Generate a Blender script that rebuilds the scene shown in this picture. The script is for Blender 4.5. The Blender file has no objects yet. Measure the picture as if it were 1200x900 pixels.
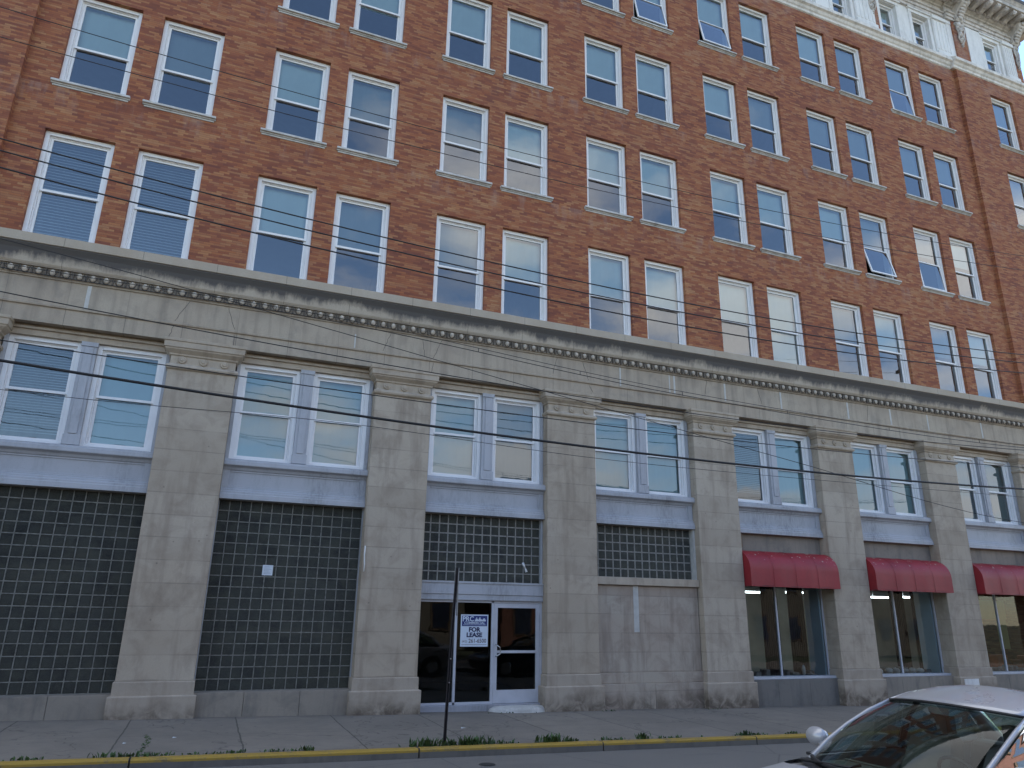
import bpy, math, random
from mathutils import Vector, Matrix
R=math.radians; rnd=random.Random(7)
sc=bpy.context.scene; COL=sc.collection
# ------------------------------------------------------------------ helpers
class MB:
    def __init__(s): s.v=[];s.f=[];s.m=[];s.sm=[]
    def add(s,vs,fs,m=0,smooth=False):
        b=len(s.v); s.v+= [tuple(v) for v in vs]
        for f in fs: s.f.append(tuple(b+i for i in f)); s.m.append(m); s.sm.append(smooth)
    def box(s,x0,x1,y0,y1,z0,z1,m=0):
        s.add([(x0,y0,z0),(x1,y0,z0),(x1,y1,z0),(x0,y1,z0),(x0,y0,z1),(x1,y0,z1),(x1,y1,z1),(x0,y1,z1)],
              [(0,3,2,1),(4,5,6,7),(0,1,5,4),(1,2,6,5),(2,3,7,6),(3,0,4,7)],m)
    def quad(s,a,b,c,d,m=0): s.add([a,b,c,d],[(0,1,2,3)],m)
    def sweep(s,prof,x0,x1,m=0,smooth=False,caps=True,ms=None):
        # closed profile of (y,z), swept along x ; profile listed counter-clockwise seen from +x
        n=len(prof); vs=[(x0,y,z) for y,z in prof]+[(x1,y,z) for y,z in prof]
        b=len(s.v); s.v+=vs
        for i in range(n):
            j=(i+1)%n
            s.f.append((b+i,b+n+i,b+n+j,b+j)); s.m.append(ms[i] if ms else m); s.sm.append(smooth)
        if caps:
            s.f.append(tuple(b+i for i in range(n))); s.m.append(m); s.sm.append(False)
            s.f.append(tuple(b+n+i for i in reversed(range(n)))); s.m.append(m); s.sm.append(False)
    def rings(s,rings,m=0,smooth=False,cap0=True,cap1=True,closed=True):
        n=len(rings[0]); b=len(s.v)
        for r in rings: s.v+=[tuple(p) for p in r]
        for k in range(len(rings)-1):
            for i in range(n if closed else n-1):
                j=(i+1)%n
                s.f.append((b+k*n+i,b+k*n+j,b+(k+1)*n+j,b+(k+1)*n+i)); s.m.append(m); s.sm.append(smooth)
        if cap0: s.f.append(tuple(b+i for i in reversed(range(n)))); s.m.append(m); s.sm.append(False)
        if cap1: s.f.append(tuple(b+(len(rings)-1)*n+i for i in range(n))); s.m.append(m); s.sm.append(False)
    def rect_loft(s,hw,prof,yb,m=0,cx=0,cap0=True,cap1=True):
        # profile [(offset,z)] mitred round the front of a rectangular pier, back plane yb
        s.rings([[(cx-hw-o,-o,z),(cx+hw+o,-o,z),(cx+hw+o,yb,z),(cx-hw-o,yb,z)] for o,z in prof],m,False,cap0,cap1)
    def tube(s,pts,r,n=8,m=0,smooth=True,caps=True,flat=1.0):
        pts=[Vector(p) for p in pts]; rr=r if isinstance(r,(list,tuple)) else [r]*len(pts); rings=[]
        for i,p in enumerate(pts):
            t=(pts[min(i+1,len(pts)-1)]-pts[max(i-1,0)]).normalized()
            up=Vector((0,0,1)) if abs(t.z)<.9 else Vector((0,1,0))
            a=t.cross(up).normalized(); c=a.cross(t).normalized()
            rings.append([p+a*math.cos(2*math.pi*k/n)*rr[i]+c*math.sin(2*math.pi*k/n)*rr[i]*flat for k in range(n)])
        s.rings(rings,m,smooth,caps,caps)
    def ball(s,c,rx,ry,rz,m=0,u=8,w=6):
        rings=[]
        for j in range(1,w):
            t=math.pi*j/w
            rings.append([(c[0]+rx*math.sin(t)*math.cos(2*math.pi*k/u),c[1]+ry*math.sin(t)*math.sin(2*math.pi*k/u),c[2]-rz*math.cos(t)) for k in range(u)])
        b=len(s.v); s.rings(rings,m,True,False,False)
        n=len(s.v); s.v+=[(c[0],c[1],c[2]-rz),(c[0],c[1],c[2]+rz)]
        for k in range(u):
            s.f.append((n,b+(k+1)%u,b+k)); s.m.append(m); s.sm.append(True)
            q=b+(w-2)*u; s.f.append((n+1,q+k,q+(k+1)%u)); s.m.append(m); s.sm.append(True)
    def disc(s,c,r,d,axis='y',m=0,n=16,r2=None):
        r2=r if r2 is None else r2
        def P(k,rad,off):
            a=2*math.pi*k/n
            if axis=='y': return (c[0]+rad*math.cos(a),c[1]+off,c[2]+rad*math.sin(a))
            if axis=='z': return (c[0]+rad*math.cos(a),c[1]+rad*math.sin(a),c[2]+off)
            return (c[0]+off,c[1]+rad*math.cos(a),c[2]+rad*math.sin(a))
        s.rings([[P(k,r,0) for k in range(n)],[P(k,r2,d) for k in range(n)]],m)
    def build(s,name,mats,parent=None,loc=(0,0,0),bevel=0,seg=2,fix=True,sub=0):
        me=bpy.data.meshes.new(name); me.from_pydata(s.v,[],s.f)
        if not isinstance(mats,(list,tuple)): mats=[mats]
        for m in mats: me.materials.append(m)
        me.polygons.foreach_set('material_index',s.m); me.polygons.foreach_set('use_smooth',s.sm)
        if fix:
            import bmesh
            bm=bmesh.new(); bm.from_mesh(me); bmesh.ops.recalc_face_normals(bm,faces=bm.faces[:]); bm.to_mesh(me); bm.free()
        me.update()
        o=bpy.data.objects.new(name,me); COL.objects.link(o); o.location=loc
        if parent: o.parent=parent
        if bevel:
            b=o.modifiers.new('bevel','BEVEL'); b.width=bevel; b.segments=seg; b.limit_method='ANGLE'; b.angle_limit=R(40)
        if sub:
            b=o.modifiers.new('sub','SUBSURF'); b.levels=sub; b.render_levels=sub
        return o
def tag(o,label=None,cat=None,group=None,kind=None):
    if label: o['label']=label
    if cat: o['category']=cat
    if group: o['group']=group
    if kind: o['kind']=kind
    return o
def empty(name,loc=(0,0,0),rz=0):
    o=bpy.data.objects.new(name,None); COL.objects.link(o); o.location=loc; o.rotation_euler=(0,0,rz); o.empty_display_size=.2; return o
def share(src,name,parent,loc=None,rot=None):
    o=bpy.data.objects.new(name,src if isinstance(src,bpy.types.Mesh) else src.data); COL.objects.link(o); o.parent=parent
    if loc: o.location=loc
    if rot: o.rotation_euler=rot
    return o
def copy_tree(o,parent=None):
    c=o.copy(); COL.objects.link(c); c.parent=parent
    for ch in list(o.children): copy_tree(ch,c)
    return c
def gz(x): return -.015*max(-60,min(60,x))
# ------------------------------------------------------------------ materials
class NT:
    def __init__(s,name):
        s.mat=bpy.data.materials.new(name); s.mat.use_nodes=True; s.t=s.mat.node_tree; s.t.nodes.clear()
        s.out=s.n('ShaderNodeOutputMaterial'); s.b=s.n('ShaderNodeBsdfPrincipled'); s.l(s.b.outputs[0],s.out.inputs[0])
        s.co=s.n('ShaderNodeTexCoord').outputs['Object']
    def n(s,t,**k):
        o=s.t.nodes.new(t)
        for a,b in k.items(): setattr(o,a,b)
        return o
    def l(s,a,b): s.t.links.new(a,b)
    def setv(s,sock,v):
        if isinstance(v,bpy.types.NodeSocket): s.l(v,sock)
        elif isinstance(v,(tuple,list)) and len(v)==3 and sock.type=='RGBA': sock.default_value=(*v,1)
        else: sock.default_value=v
    def math(s,op,a,b=0,c=0,clamp=False):
        o=s.n('ShaderNodeMath',operation=op,use_clamp=clamp); s.setv(o.inputs[0],a); s.setv(o.inputs[1],b); s.setv(o.inputs[2],c); return o.outputs[0]
    def mix(s,f,a,b,mode='MIX'):
        o=s.n('ShaderNodeMix',data_type='RGBA',blend_type=mode); s.setv(o.inputs[0],f); s.setv(o.inputs[6],a); s.setv(o.inputs[7],b); return o.outputs[2]
    def noise(s,scale,detail=4,rough=.55,vec=None,stretch=None,dist=0):
        v=vec or s.co
        if stretch:
            m=s.n('ShaderNodeMapping'); s.l(v,m.inputs[0]); m.inputs['Scale'].default_value=stretch; v=m.outputs[0]
        o=s.n('ShaderNodeTexNoise'); s.l(v,o.inputs['Vector']); o.inputs['Scale'].default_value=scale; o.inputs['Detail'].default_value=detail
        o.inputs['Roughness'].default_value=rough; o.inputs['Distortion'].default_value=dist; return o.outputs[0]
    def ramp(s,f,stops,interp='LINEAR'):
        o=s.n('ShaderNodeValToRGB'); s.l(f,o.inputs[0]); cr=o.color_ramp; cr.interpolation=interp
        while len(cr.elements)<len(stops): cr.elements.new(.5)
        for e,(p,c) in zip(cr.elements,stops):
            e.position=p; e.color=(*c,1) if isinstance(c,(tuple,list)) else (c,c,c,1)
        return o.outputs[0]
    def sep(s,v=None):
        o=s.n('ShaderNodeSeparateXYZ'); s.l(v or s.co,o.inputs[0]); return o.outputs
    def comb(s,x,y,z):
        o=s.n('ShaderNodeCombineXYZ'); s.setv(o.inputs[0],x); s.setv(o.inputs[1],y); s.setv(o.inputs[2],z); return o.outputs[0]
    def bump(s,h,strength=.3,dist=.01):
        o=s.n('ShaderNodeBump'); s.l(h,o.inputs['Height']); o.inputs['Strength'].default_value=strength; o.inputs['Distance'].default_value=dist
        s.l(o.outputs[0],s.b.inputs['Normal'])
    def fin(s,col=None,rough=.8,metal=0,spec=None):
        if col is not None: s.setv(s.b.inputs['Base Color'],col)
        s.setv(s.b.inputs['Roughness'],rough); s.b.inputs['Metallic'].default_value=metal
        if spec is not None: s.b.inputs['Specular IOR Level'].default_value=spec
        return s.mat
def simple(name,col,rough=.6,metal=0,var=.12,scale=6,bump=0,spec=None):
    t=NT(name); n=t.noise(scale,5)
    c=t.mix(t.ramp(n,[(.3,0.),(.7,1.)]),tuple(x*(1-var) for x in col),tuple(min(1,x*(1+var)) for x in col))
    if bump: t.bump(t.noise(scale*8,4),bump,.005)
    return t.fin(c,rough,metal,spec)
def painted(name,col,dirt=(.16,.15,.14),amt=.35,rough=.55):
    # old paint: faint streaks of dirt, small chips
    t=NT(name)
    n1=t.noise(1.3,6,.65,stretch=(1,1,.35)); n2=t.noise(22,3,.6,stretch=(1,1,.25)); n3=t.noise(60,2)
    d=t.math('MULTIPLY',t.ramp(n1,[(.42,0.),(.72,1.)]),t.ramp(n2,[(.35,.2),(.7,1.)]))
    c=t.mix(t.math('MULTIPLY',d,amt),col,dirt)
    c=t.mix(t.math('MULTIPLY',t.ramp(n3,[(.68,0.),(.75,1.)]),amt),c,dirt)
    t.bump(n2,.15,.003)
    return t.fin(c,rough)
def stone(name,base,warm,dark,joint=0,stain=.5,z0=.64,pits=True,vert=0,ground=0):
    t=NT(name); x,y,z=t.sep()
    rv=t.n('ShaderNodeObjectInfo').outputs['Random']; av=t.n('ShaderNodeVectorMath',operation='ADD'); t.l(t.co,av.inputs[0]); t.l(t.comb(t.math('MULTIPLY',rv,53),t.math('MULTIPLY',rv,17),0),av.inputs[1]); t.co=av.outputs[0]
    big=t.noise(.55,5,.6); mid=t.noise(2.2,6,.65,dist=.6); fine=t.noise(38,4,.6); grain=t.noise(160,2)
    c=t.mix(t.ramp(big,[(.35,0.),(.65,1.)]),base,warm)
    c=t.mix(t.math('MULTIPLY',t.ramp(mid,[(.48,0.),(.78,1.)]),stain),c,dark)
    c=t.mix(t.math('MULTIPLY',t.ramp(fine,[(.3,0.),(.75,1.)]),.35),c,tuple(v*.72 for v in base))
    c=t.mix(t.math('MULTIPLY',t.ramp(grain,[(.35,0.),(.7,1.)]),.22),c,tuple(min(1,v*1.3) for v in base))
    streak=t.noise(5,4,.6,stretch=(1,1,.12))
    c=t.mix(t.math('MULTIPLY',t.ramp(streak,[(.5,0.),(.72,1.)]),.5*stain+.1),c,dark)
    gr=t.noise(.9,7,.72,dist=1.2); c=t.mix(t.math('MULTIPLY',t.ramp(gr,[(.54,0.),(.66,1.)]),.32*stain),c,tuple(v*.7 for v in dark))
    h=fine
    if pits:
        vo=t.n('ShaderNodeTexVoronoi'); t.l(t.co,vo.inputs['Vector']); vo.inputs['Scale'].default_value=3.1
        pit=t.ramp(vo.outputs[0],[(.035,1.),(.06,0.)]); c=t.mix(t.math('MULTIPLY',pit,.6),c,(.1,.085,.07))
    if joint:
        zz=t.math('SUBTRACT',z,z0); fr=t.math('FRACT',t.math('DIVIDE',zz,joint))
        d=t.math('MINIMUM',fr,t.math('SUBTRACT',1,fr)); line=t.math('LESS_THAN',d,.0095/joint)
        blk=t.math('FLOOR',t.math('DIVIDE',zz,joint)); rn=t.n('ShaderNodeObjectInfo').outputs['Random']
        xo=t.math('ADD',x,t.n('ShaderNodeObjectInfo').outputs['Random'])
        wn=t.n('ShaderNodeTexWhiteNoise',noise_dimensions='2D'); t.l(t.comb(blk,t.math('MULTIPLY',rn,97),0),wn.inputs[0])
        c=t.mix(t.math('MULTIPLY',wn.outputs[0],.4),c,tuple(v*.72 for v in warm))
        jn=t.ramp(t.noise(1.7,3),[(.4,.25),(.6,.95)])
        c=t.mix(t.math('MULTIPLY',line,t.math('MULTIPLY',jn,.42)),c,(.13,.115,.095))
        if vert:
            vx=t.math('FRACT',t.math('DIVIDE',t.math('ADD',x,t.math('MULTIPLY',blk,vert*.5)),vert))
            vl=t.math('LESS_THAN',t.math('MINIMUM',vx,t.math('SUBTRACT',1,vx)),.005/vert)
            c=t.mix(t.math('MULTIPLY',vl,.4),c,(.13,.115,.095))
        h=t.math('SUBTRACT',h,t.math('MULTIPLY',line,.7))
    if ground:
        # dirt splashed up from the pavement
        hz=t.math('ADD',z,t.math('MULTIPLY',t.noise(2.2,5),-.55))
        g=t.math('MULTIPLY',t.ramp(t.math('MULTIPLY_ADD',hz,1,.62),[(.3,1.),(.6,0.)]),t.ramp(t.noise(3.4,5,.65,dist=.8),[(.36,.15),(.58,1.)]))
        c=t.mix(t.math('MULTIPLY',g,ground),c,(.12,.09,.065))
    t.bump(h,.3,.004)
    return t.fin(c,.88)
M={}
BASE=(.485,.405,.315); WARM=(.425,.34,.25); DARKS=(.2,.15,.11)
M['shaft']=stone('limestone_shaft',BASE,WARM,DARKS,joint=.42,stain=.75)
M['stone']=stone('limestone_plain',BASE,WARM,DARKS,stain=.6,pits=False)
M['stonebase']=stone('limestone_base',(.42,.35,.275),(.37,.30,.23),DARKS,stain=.6,pits=False,ground=.95)
M['infill']=stone('limestone_infill',(.44,.375,.30),(.40,.30,.23),(.18,.13,.1),joint=.42,stain=.85,pits=False,vert=1.3,ground=.8)
M['plinth']=stone('plinth_granite',(.3,.255,.205),(.25,.215,.175),(.1,.095,.09),stain=.7,pits=False)
M['plinthdark']=stone('plinth_dark',(.2,.185,.165),(.19,.165,.14),(.08,.08,.08),stain=.7,pits=False)
def cyma_mat():
    t=NT('limestone_sooty'); x,y,z=t.sep()
    a=t.noise(1.1,6,.7,stretch=(1,1,.5)); b=t.noise(7,5,.7,stretch=(1,1,.18)); f=t.noise(40,4)
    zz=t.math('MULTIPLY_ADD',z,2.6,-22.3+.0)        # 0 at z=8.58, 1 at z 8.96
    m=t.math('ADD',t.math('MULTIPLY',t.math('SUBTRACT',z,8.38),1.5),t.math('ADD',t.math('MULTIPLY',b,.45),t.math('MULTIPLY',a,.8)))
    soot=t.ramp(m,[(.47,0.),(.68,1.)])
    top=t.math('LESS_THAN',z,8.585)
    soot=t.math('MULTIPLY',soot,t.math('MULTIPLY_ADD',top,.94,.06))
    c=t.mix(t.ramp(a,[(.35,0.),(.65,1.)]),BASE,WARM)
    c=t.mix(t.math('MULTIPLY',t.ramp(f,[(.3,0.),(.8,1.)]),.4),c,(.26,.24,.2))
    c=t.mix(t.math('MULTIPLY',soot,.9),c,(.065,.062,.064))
    vx=t.math('FRACT',t.math('DIVIDE',x,1.4)); vl=t.math('LESS_THAN',vx,.009)
    c=t.mix(t.math('MULTIPLY',vl,.6),c,(.1,.09,.08))
    t.bump(f,.3,.004); return t.fin(c,.85)
M['cyma']=cyma_mat()
M['eggs']=simple('limestone_egg_surround',(.11,.09,.07),.9,0,.3,9,.3)  # shells and darts, darker than the eggs so the row reads clearly
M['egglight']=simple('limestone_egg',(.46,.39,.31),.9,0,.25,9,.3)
def frieze_mat():
    t=NT('limestone_frieze'); x,y,z=t.sep()
    big=t.noise(.5,5,.6); mid=t.noise(2.6,6,.7,dist=.8); fine=t.noise(36,4); st=t.noise(4,5,.6,stretch=(1,1,.1))
    c=t.mix(t.ramp(big,[(.35,0.),(.65,1.)]),(.46,.38,.285),(.41,.325,.24))
    c=t.mix(t.math('MULTIPLY',t.ramp(mid,[(.5,0.),(.75,1.)]),.6),c,(.23,.2,.165))
    c=t.mix(t.math('MULTIPLY',t.ramp(st,[(.48,0.),(.72,1.)]),.6),c,(.16,.13,.10))
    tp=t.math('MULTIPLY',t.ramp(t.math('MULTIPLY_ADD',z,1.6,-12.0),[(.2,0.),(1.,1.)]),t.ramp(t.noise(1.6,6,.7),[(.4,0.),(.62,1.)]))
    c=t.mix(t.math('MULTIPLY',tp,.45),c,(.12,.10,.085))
    c=t.mix(t.math('MULTIPLY',t.ramp(fine,[(.35,0.),(.75,1.)]),.35),c,(.27,.24,.2))
    vx=t.math('FRACT',t.math('DIVIDE',t.math('ADD',x,.5),1.05)); vl=t.math('LESS_THAN',vx,.011)
    low=t.math('LESS_THAN',z,7.4)
    c=t.mix(t.math('MULTIPLY',t.math('MULTIPLY',vl,t.math('MULTIPLY_ADD',low,.5,.5)),.7),c,(.13,.11,.09))
    t.bump(fine,.3,.004); return t.fin(c,.88)
M['frieze']=frieze_mat()
def brick_mat():
    t=NT('roman_brick'); x,y,z=t.sep()
    u=t.math('ADD',x,y); BW,BH=.215,.051
    v=t.comb(u,z,0)
    row=t.math('FLOOR',t.math('DIVIDE',z,BH)); off=t.math('MULTIPLY',t.math('MODULO',row,2),.5)
    wr=t.n('ShaderNodeTexWhiteNoise',noise_dimensions='1D'); t.l(row,wr.inputs['W'])
    off=t.math('ADD',off,t.math('MULTIPLY',wr.outputs[0],.35))
    uu=t.math('ADD',t.math('DIVIDE',u,BW),off); colm=t.math('FLOOR',uu)
    wn=t.n('ShaderNodeTexWhiteNoise',noise_dimensions='2D'); t.l(t.comb(colm,row,0),wn.inputs[0])
    r1=wn.outputs[0]; sepc=t.n('ShaderNodeSeparateColor'); t.l(wn.outputs[1],sepc.inputs[0])
    patch=t.noise(.45,4,.6); patch2=t.noise(1.8,4,.6,stretch=(1,1,1.6)); sel=t.math('ADD',t.math('MULTIPLY',r1,.50),t.math('ADD',t.math('MULTIPLY',patch,.42),t.math('MULTIPLY',patch2,.26)))
    c=t.ramp(sel,[(.30,(.175,.05,.026)),(.44,(.27,.078,.032)),(.56,(.34,.108,.04)),(.70,(.39,.148,.056)),(.88,(.45,.22,.095))])
    c=t.mix(t.math('MULTIPLY',sepc.outputs[2],.3),c,(.16,.055,.05))
    fine=t.noise(45,4); c=t.mix(t.math('MULTIPLY',t.ramp(fine,[(.3,0.),(.75,1.)]),.3),c,(.12,.05,.035))
    fx=t.math('FRACT',uu); fz=t.math('FRACT',t.math('DIVIDE',z,BH))
    mx=t.math('LESS_THAN',fx,.02); mz=t.math('LESS_THAN',fz,.15); mo=t.math('MAXIMUM',mx,mz)
    c=t.mix(t.math('MULTIPLY',mo,.6),c,(.12,.055,.035))
    # soot washed down and lime bloom up by the attic band
    top=t.ramp(t.math('MULTIPLY_ADD',z,.5,-10.3),[(.45,0.),(1.,1.)])
    bl=t.ramp(t.noise(1.1,6,.7,dist=.5),[(.47,0.),(.72,1.)])
    c=t.mix(t.math('MULTIPLY',t.math('MULTIPLY',top,bl),.45),c,(.42,.37,.34))
    fz2=t.math('FRACT',t.math('DIVIDE',t.math('SUBTRACT',z,8.8),3.537))
    us=t.math('MULTIPLY',t.ramp(fz2,[(.80,0.),(.985,1.)]),t.ramp(t.noise(2.6,6,.7,stretch=(1,1,.3)),[(.5,0.),(.68,1.)]))
    c=t.mix(t.math('MULTIPLY',us,.33),c,(.36,.30,.26))
    s=t.noise(.9,5,.65,stretch=(1,1,.4)); c=t.mix(t.math('MULTIPLY',t.ramp(s,[(.55,0.),(.8,1.)]),.22),c,(.12,.06,.045))
    t.bump(t.math('SUBTRACT',t.math('MULTIPLY',fine,.4),mo),.35,.004)
    return t.fin(c,.85)
M['brick']=brick_mat()
M['vinyl']=simple('white_window_frame',(.8,.78,.765),.4,0,.05,3)
M['lilac']=painted('grey_lilac_paint',(.43,.43,.45),(.12,.12,.12),.75)
M['lilacdark']=painted('weathered_lilac_paint',(.34,.34,.37),(.1,.1,.09),.7)
M['white']=painted('peeling_white_paint',(.8,.78,.75),(.3,.27,.23),.65,.75)
M['whitestone']=stone('weathered_white_stone',(.8,.75,.69),(.72,.66,.59),(.27,.245,.21),stain=.75,pits=False)
M['cornice']=stone('grey_cornice_metal',(.66,.605,.56),(.56,.5,.44),(.17,.155,.14),stain=.9,pits=False)
M['gutter']=simple('dark_gutter',(.07,.065,.07),.6)
M['sill']=stone('sill_stone',(.58,.56,.53),(.5,.48,.44),(.2,.18,.16),stain=.7,pits=False)
def glass_mat(name,f0,k,tint=(.86,.9,.9),rough=.0,wav=.06,ws=1.6):
    t=NT(name); t.t.nodes.remove(t.b)
    tr=t.n('ShaderNodeBsdfTransparent'); tr.inputs[0].default_value=(*tint,1)
    gl=t.n('ShaderNodeBsdfGlossy'); gl.inputs['Roughness'].default_value=rough; gl.inputs[0].default_value=(1,1,1,1)
    fr=t.n('ShaderNodeFresnel'); fr.inputs[0].default_value=1.5
    oi=t.n('ShaderNodeObjectInfo').outputs['Random']
    vec=t.n('ShaderNodeVectorMath',operation='ADD'); t.l(t.co,vec.inputs[0]); t.l(t.comb(t.math('MULTIPLY',oi,37),t.math('MULTIPLY',oi,11),0),vec.inputs[1])
    bp=t.n('ShaderNodeBump'); t.l(t.noise(ws,2,vec=vec.outputs[0]),bp.inputs['Height']); bp.inputs['Strength'].default_value=wav; bp.inputs['Distance'].default_value=.05
    t.l(bp.outputs[0],gl.inputs['Normal']); t.l(bp.outputs[0],fr.inputs['Normal'])
    mx=t.n('ShaderNodeMixShader'); t.l(t.math('MULTIPLY_ADD',fr.outputs[0],k,f0,clamp=True),mx.inputs[0]); t.l(tr.outputs[0],mx.inputs[1]); t.l(gl.outputs[0],mx.inputs[2]); t.l(mx.outputs[0],t.out.inputs[0])
    return t.mat
M['pane']=glass_mat('double_glazing',.085,1.75,(.72,.82,.83),wav=.03)
M['pane2']=glass_mat('old_glazing',.045,1.35,(.66,.78,.8),wav=.03)
M['teal']=simple('pale_teal_blind',(.45,.6,.62),.9,0,.05,2)
M['shopglass']=glass_mat('shop_glass',.0,.85,(.8,.86,.85),wav=.03)
M['carglass']=glass_mat('car_glass',.0,.75,(.54,.68,.64),wav=.02)
def block_mat():
    t=NT('glass_block'); x,y,z=t.sep()
    n=t.noise(3.2,4,.6); s=t.noise(60,3,.6,stretch=(1,1,1.8),dist=1.5); lo=t.noise(.45,3)
    wn=t.n('ShaderNodeTexWhiteNoise',noise_dimensions='2D'); t.l(t.comb(t.math('FLOOR',t.math('DIVIDE',x,.207)),t.math('FLOOR',t.math('DIVIDE',z,.205)),0),wn.inputs[0])
    c=t.mix(t.ramp(n,[(.35,0.),(.65,1.)]),(.026,.028,.027),(.062,.064,.05))
    c=t.mix(t.math('MULTIPLY',wn.outputs[0],.5),c,(.09,.093,.078))
    c=t.mix(t.math('MULTIPLY',t.ramp(lo,[(.5,0.),(.7,1.)]),.5),c,(.07,.07,.048))
    sp=t.noise(38,3,.7,stretch=(1,1,2.2),dist=2); c=t.mix(t.math('MULTIPLY',t.ramp(sp,[(.5,0.),(.68,1.)]),.5),c,(.13,.135,.12))  # sparkle of the textured glass painted into the colour as pale flecks
    du=t.noise(.9,6,.7,stretch=(.6,1,2.)); c=t.mix(t.math('MULTIPLY',t.ramp(du,[(.52,0.),(.66,1.)]),.45),c,(.12,.115,.085))
    t.bump(s,1.,.03); return t.fin(c,.16,0,.6)
M['block']=block_mat()
M['blockmortar']=simple('glass_block_mortar',(.18,.175,.15),.85,0,.35,14,.3)
M['mortar2']=simple('pale_block_mortar',(.25,.235,.205),.85,0,.3,14,.3)
M['alum']=simple('painted_aluminium',(.5,.5,.53),.45,.0,.08,4)
M['chrome']=simple('steel',(.6,.6,.6),.25,.9,.05)
M['roller']=simple('pale_roller_blind',(.62,.70,.68),.9,0,.05,2)
M['rollergrey']=simple('grey_roller_blind',(.27,.31,.32),.9,0,.06,2)
M['venetian']=simple('venetian_slats',(.5,.53,.53),.6,0,.05,2)
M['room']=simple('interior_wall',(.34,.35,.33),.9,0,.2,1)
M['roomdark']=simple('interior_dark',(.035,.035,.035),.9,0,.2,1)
M['shopblue']=simple('pale_blue_partition',(.58,.7,.78),.8,0,.06,2)
M['curtain']=simple('plum_curtain',(.018,.006,.016),.9,0,.3,3)
M['yellow_wall']=simple('yellow_panel',(.5,.45,.2),.8,0,.1,2)
M['orange']=simple('orange_goods',(.35,.08,.02),.7,0,.3,6)
M['merch']=simple('assorted_goods',(.2,.19,.18),.7,0,.6,9)
M['merchwhite']=simple('white_goods',(.5,.5,.48),.7,0,.3,9)
def awning_mat():
    t=NT('faded_red_vinyl'); x,y,z=t.sep()
    n=t.noise(1.4,5,.6); f=t.noise(14,3,stretch=(1,1,.3)); g=t.noise(50,3)
    c=t.mix(t.ramp(n,[(.3,0.),(.7,1.)]),(.23,.012,.018),(.33,.02,.027))
    c=t.mix(t.math('MULTIPLY',t.ramp(f,[(.5,0.),(.8,1.)]),.35),c,(.15,.02,.02))
    sp=t.math('MULTIPLY',t.ramp(t.noise(11,2),[(.66,0.),(.69,1.)]),t.ramp(t.math('MULTIPLY_ADD',z,1,-2.9),[(.3,0.),(.5,1.)]))
    c=t.mix(sp,c,(.5,.4,.32)); t.bump(n,.3,.02)
    return t.fin(c,.5)
M['awning']=awning_mat()
def asphalt():
    t=NT('asphalt'); g=t.noise(260,3,.7); b=t.noise(.35,5,.6); s=t.noise(2.5,5,.6,stretch=(.25,1,1))
    vo=t.n('ShaderNodeTexVoronoi',feature='DISTANCE_TO_EDGE'); t.l(t.co,vo.inputs['Vector']); vo.inputs['Scale'].default_value=.35
    c=t.mix(t.ramp(b,[(.3,0.),(.7,1.)]),(.135,.122,.106),(.165,.15,.13))
    c=t.mix(t.math('MULTIPLY',t.ramp(g,[(.35,0.),(.7,1.)]),.5),c,(.2,.195,.19))
    c=t.mix(t.math('MULTIPLY',t.ramp(s,[(.55,0.),(.75,1.)]),.3),c,(.07,.068,.068))
    c=t.mix(t.math('MULTIPLY',t.ramp(vo.outputs[0],[(.0,1.),(.006,0.)]),.5),c,(.04,.04,.04))
    t.bump(g,.5,.006); return t.fin(c,.9)
M['asphalt']=asphalt()
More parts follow.
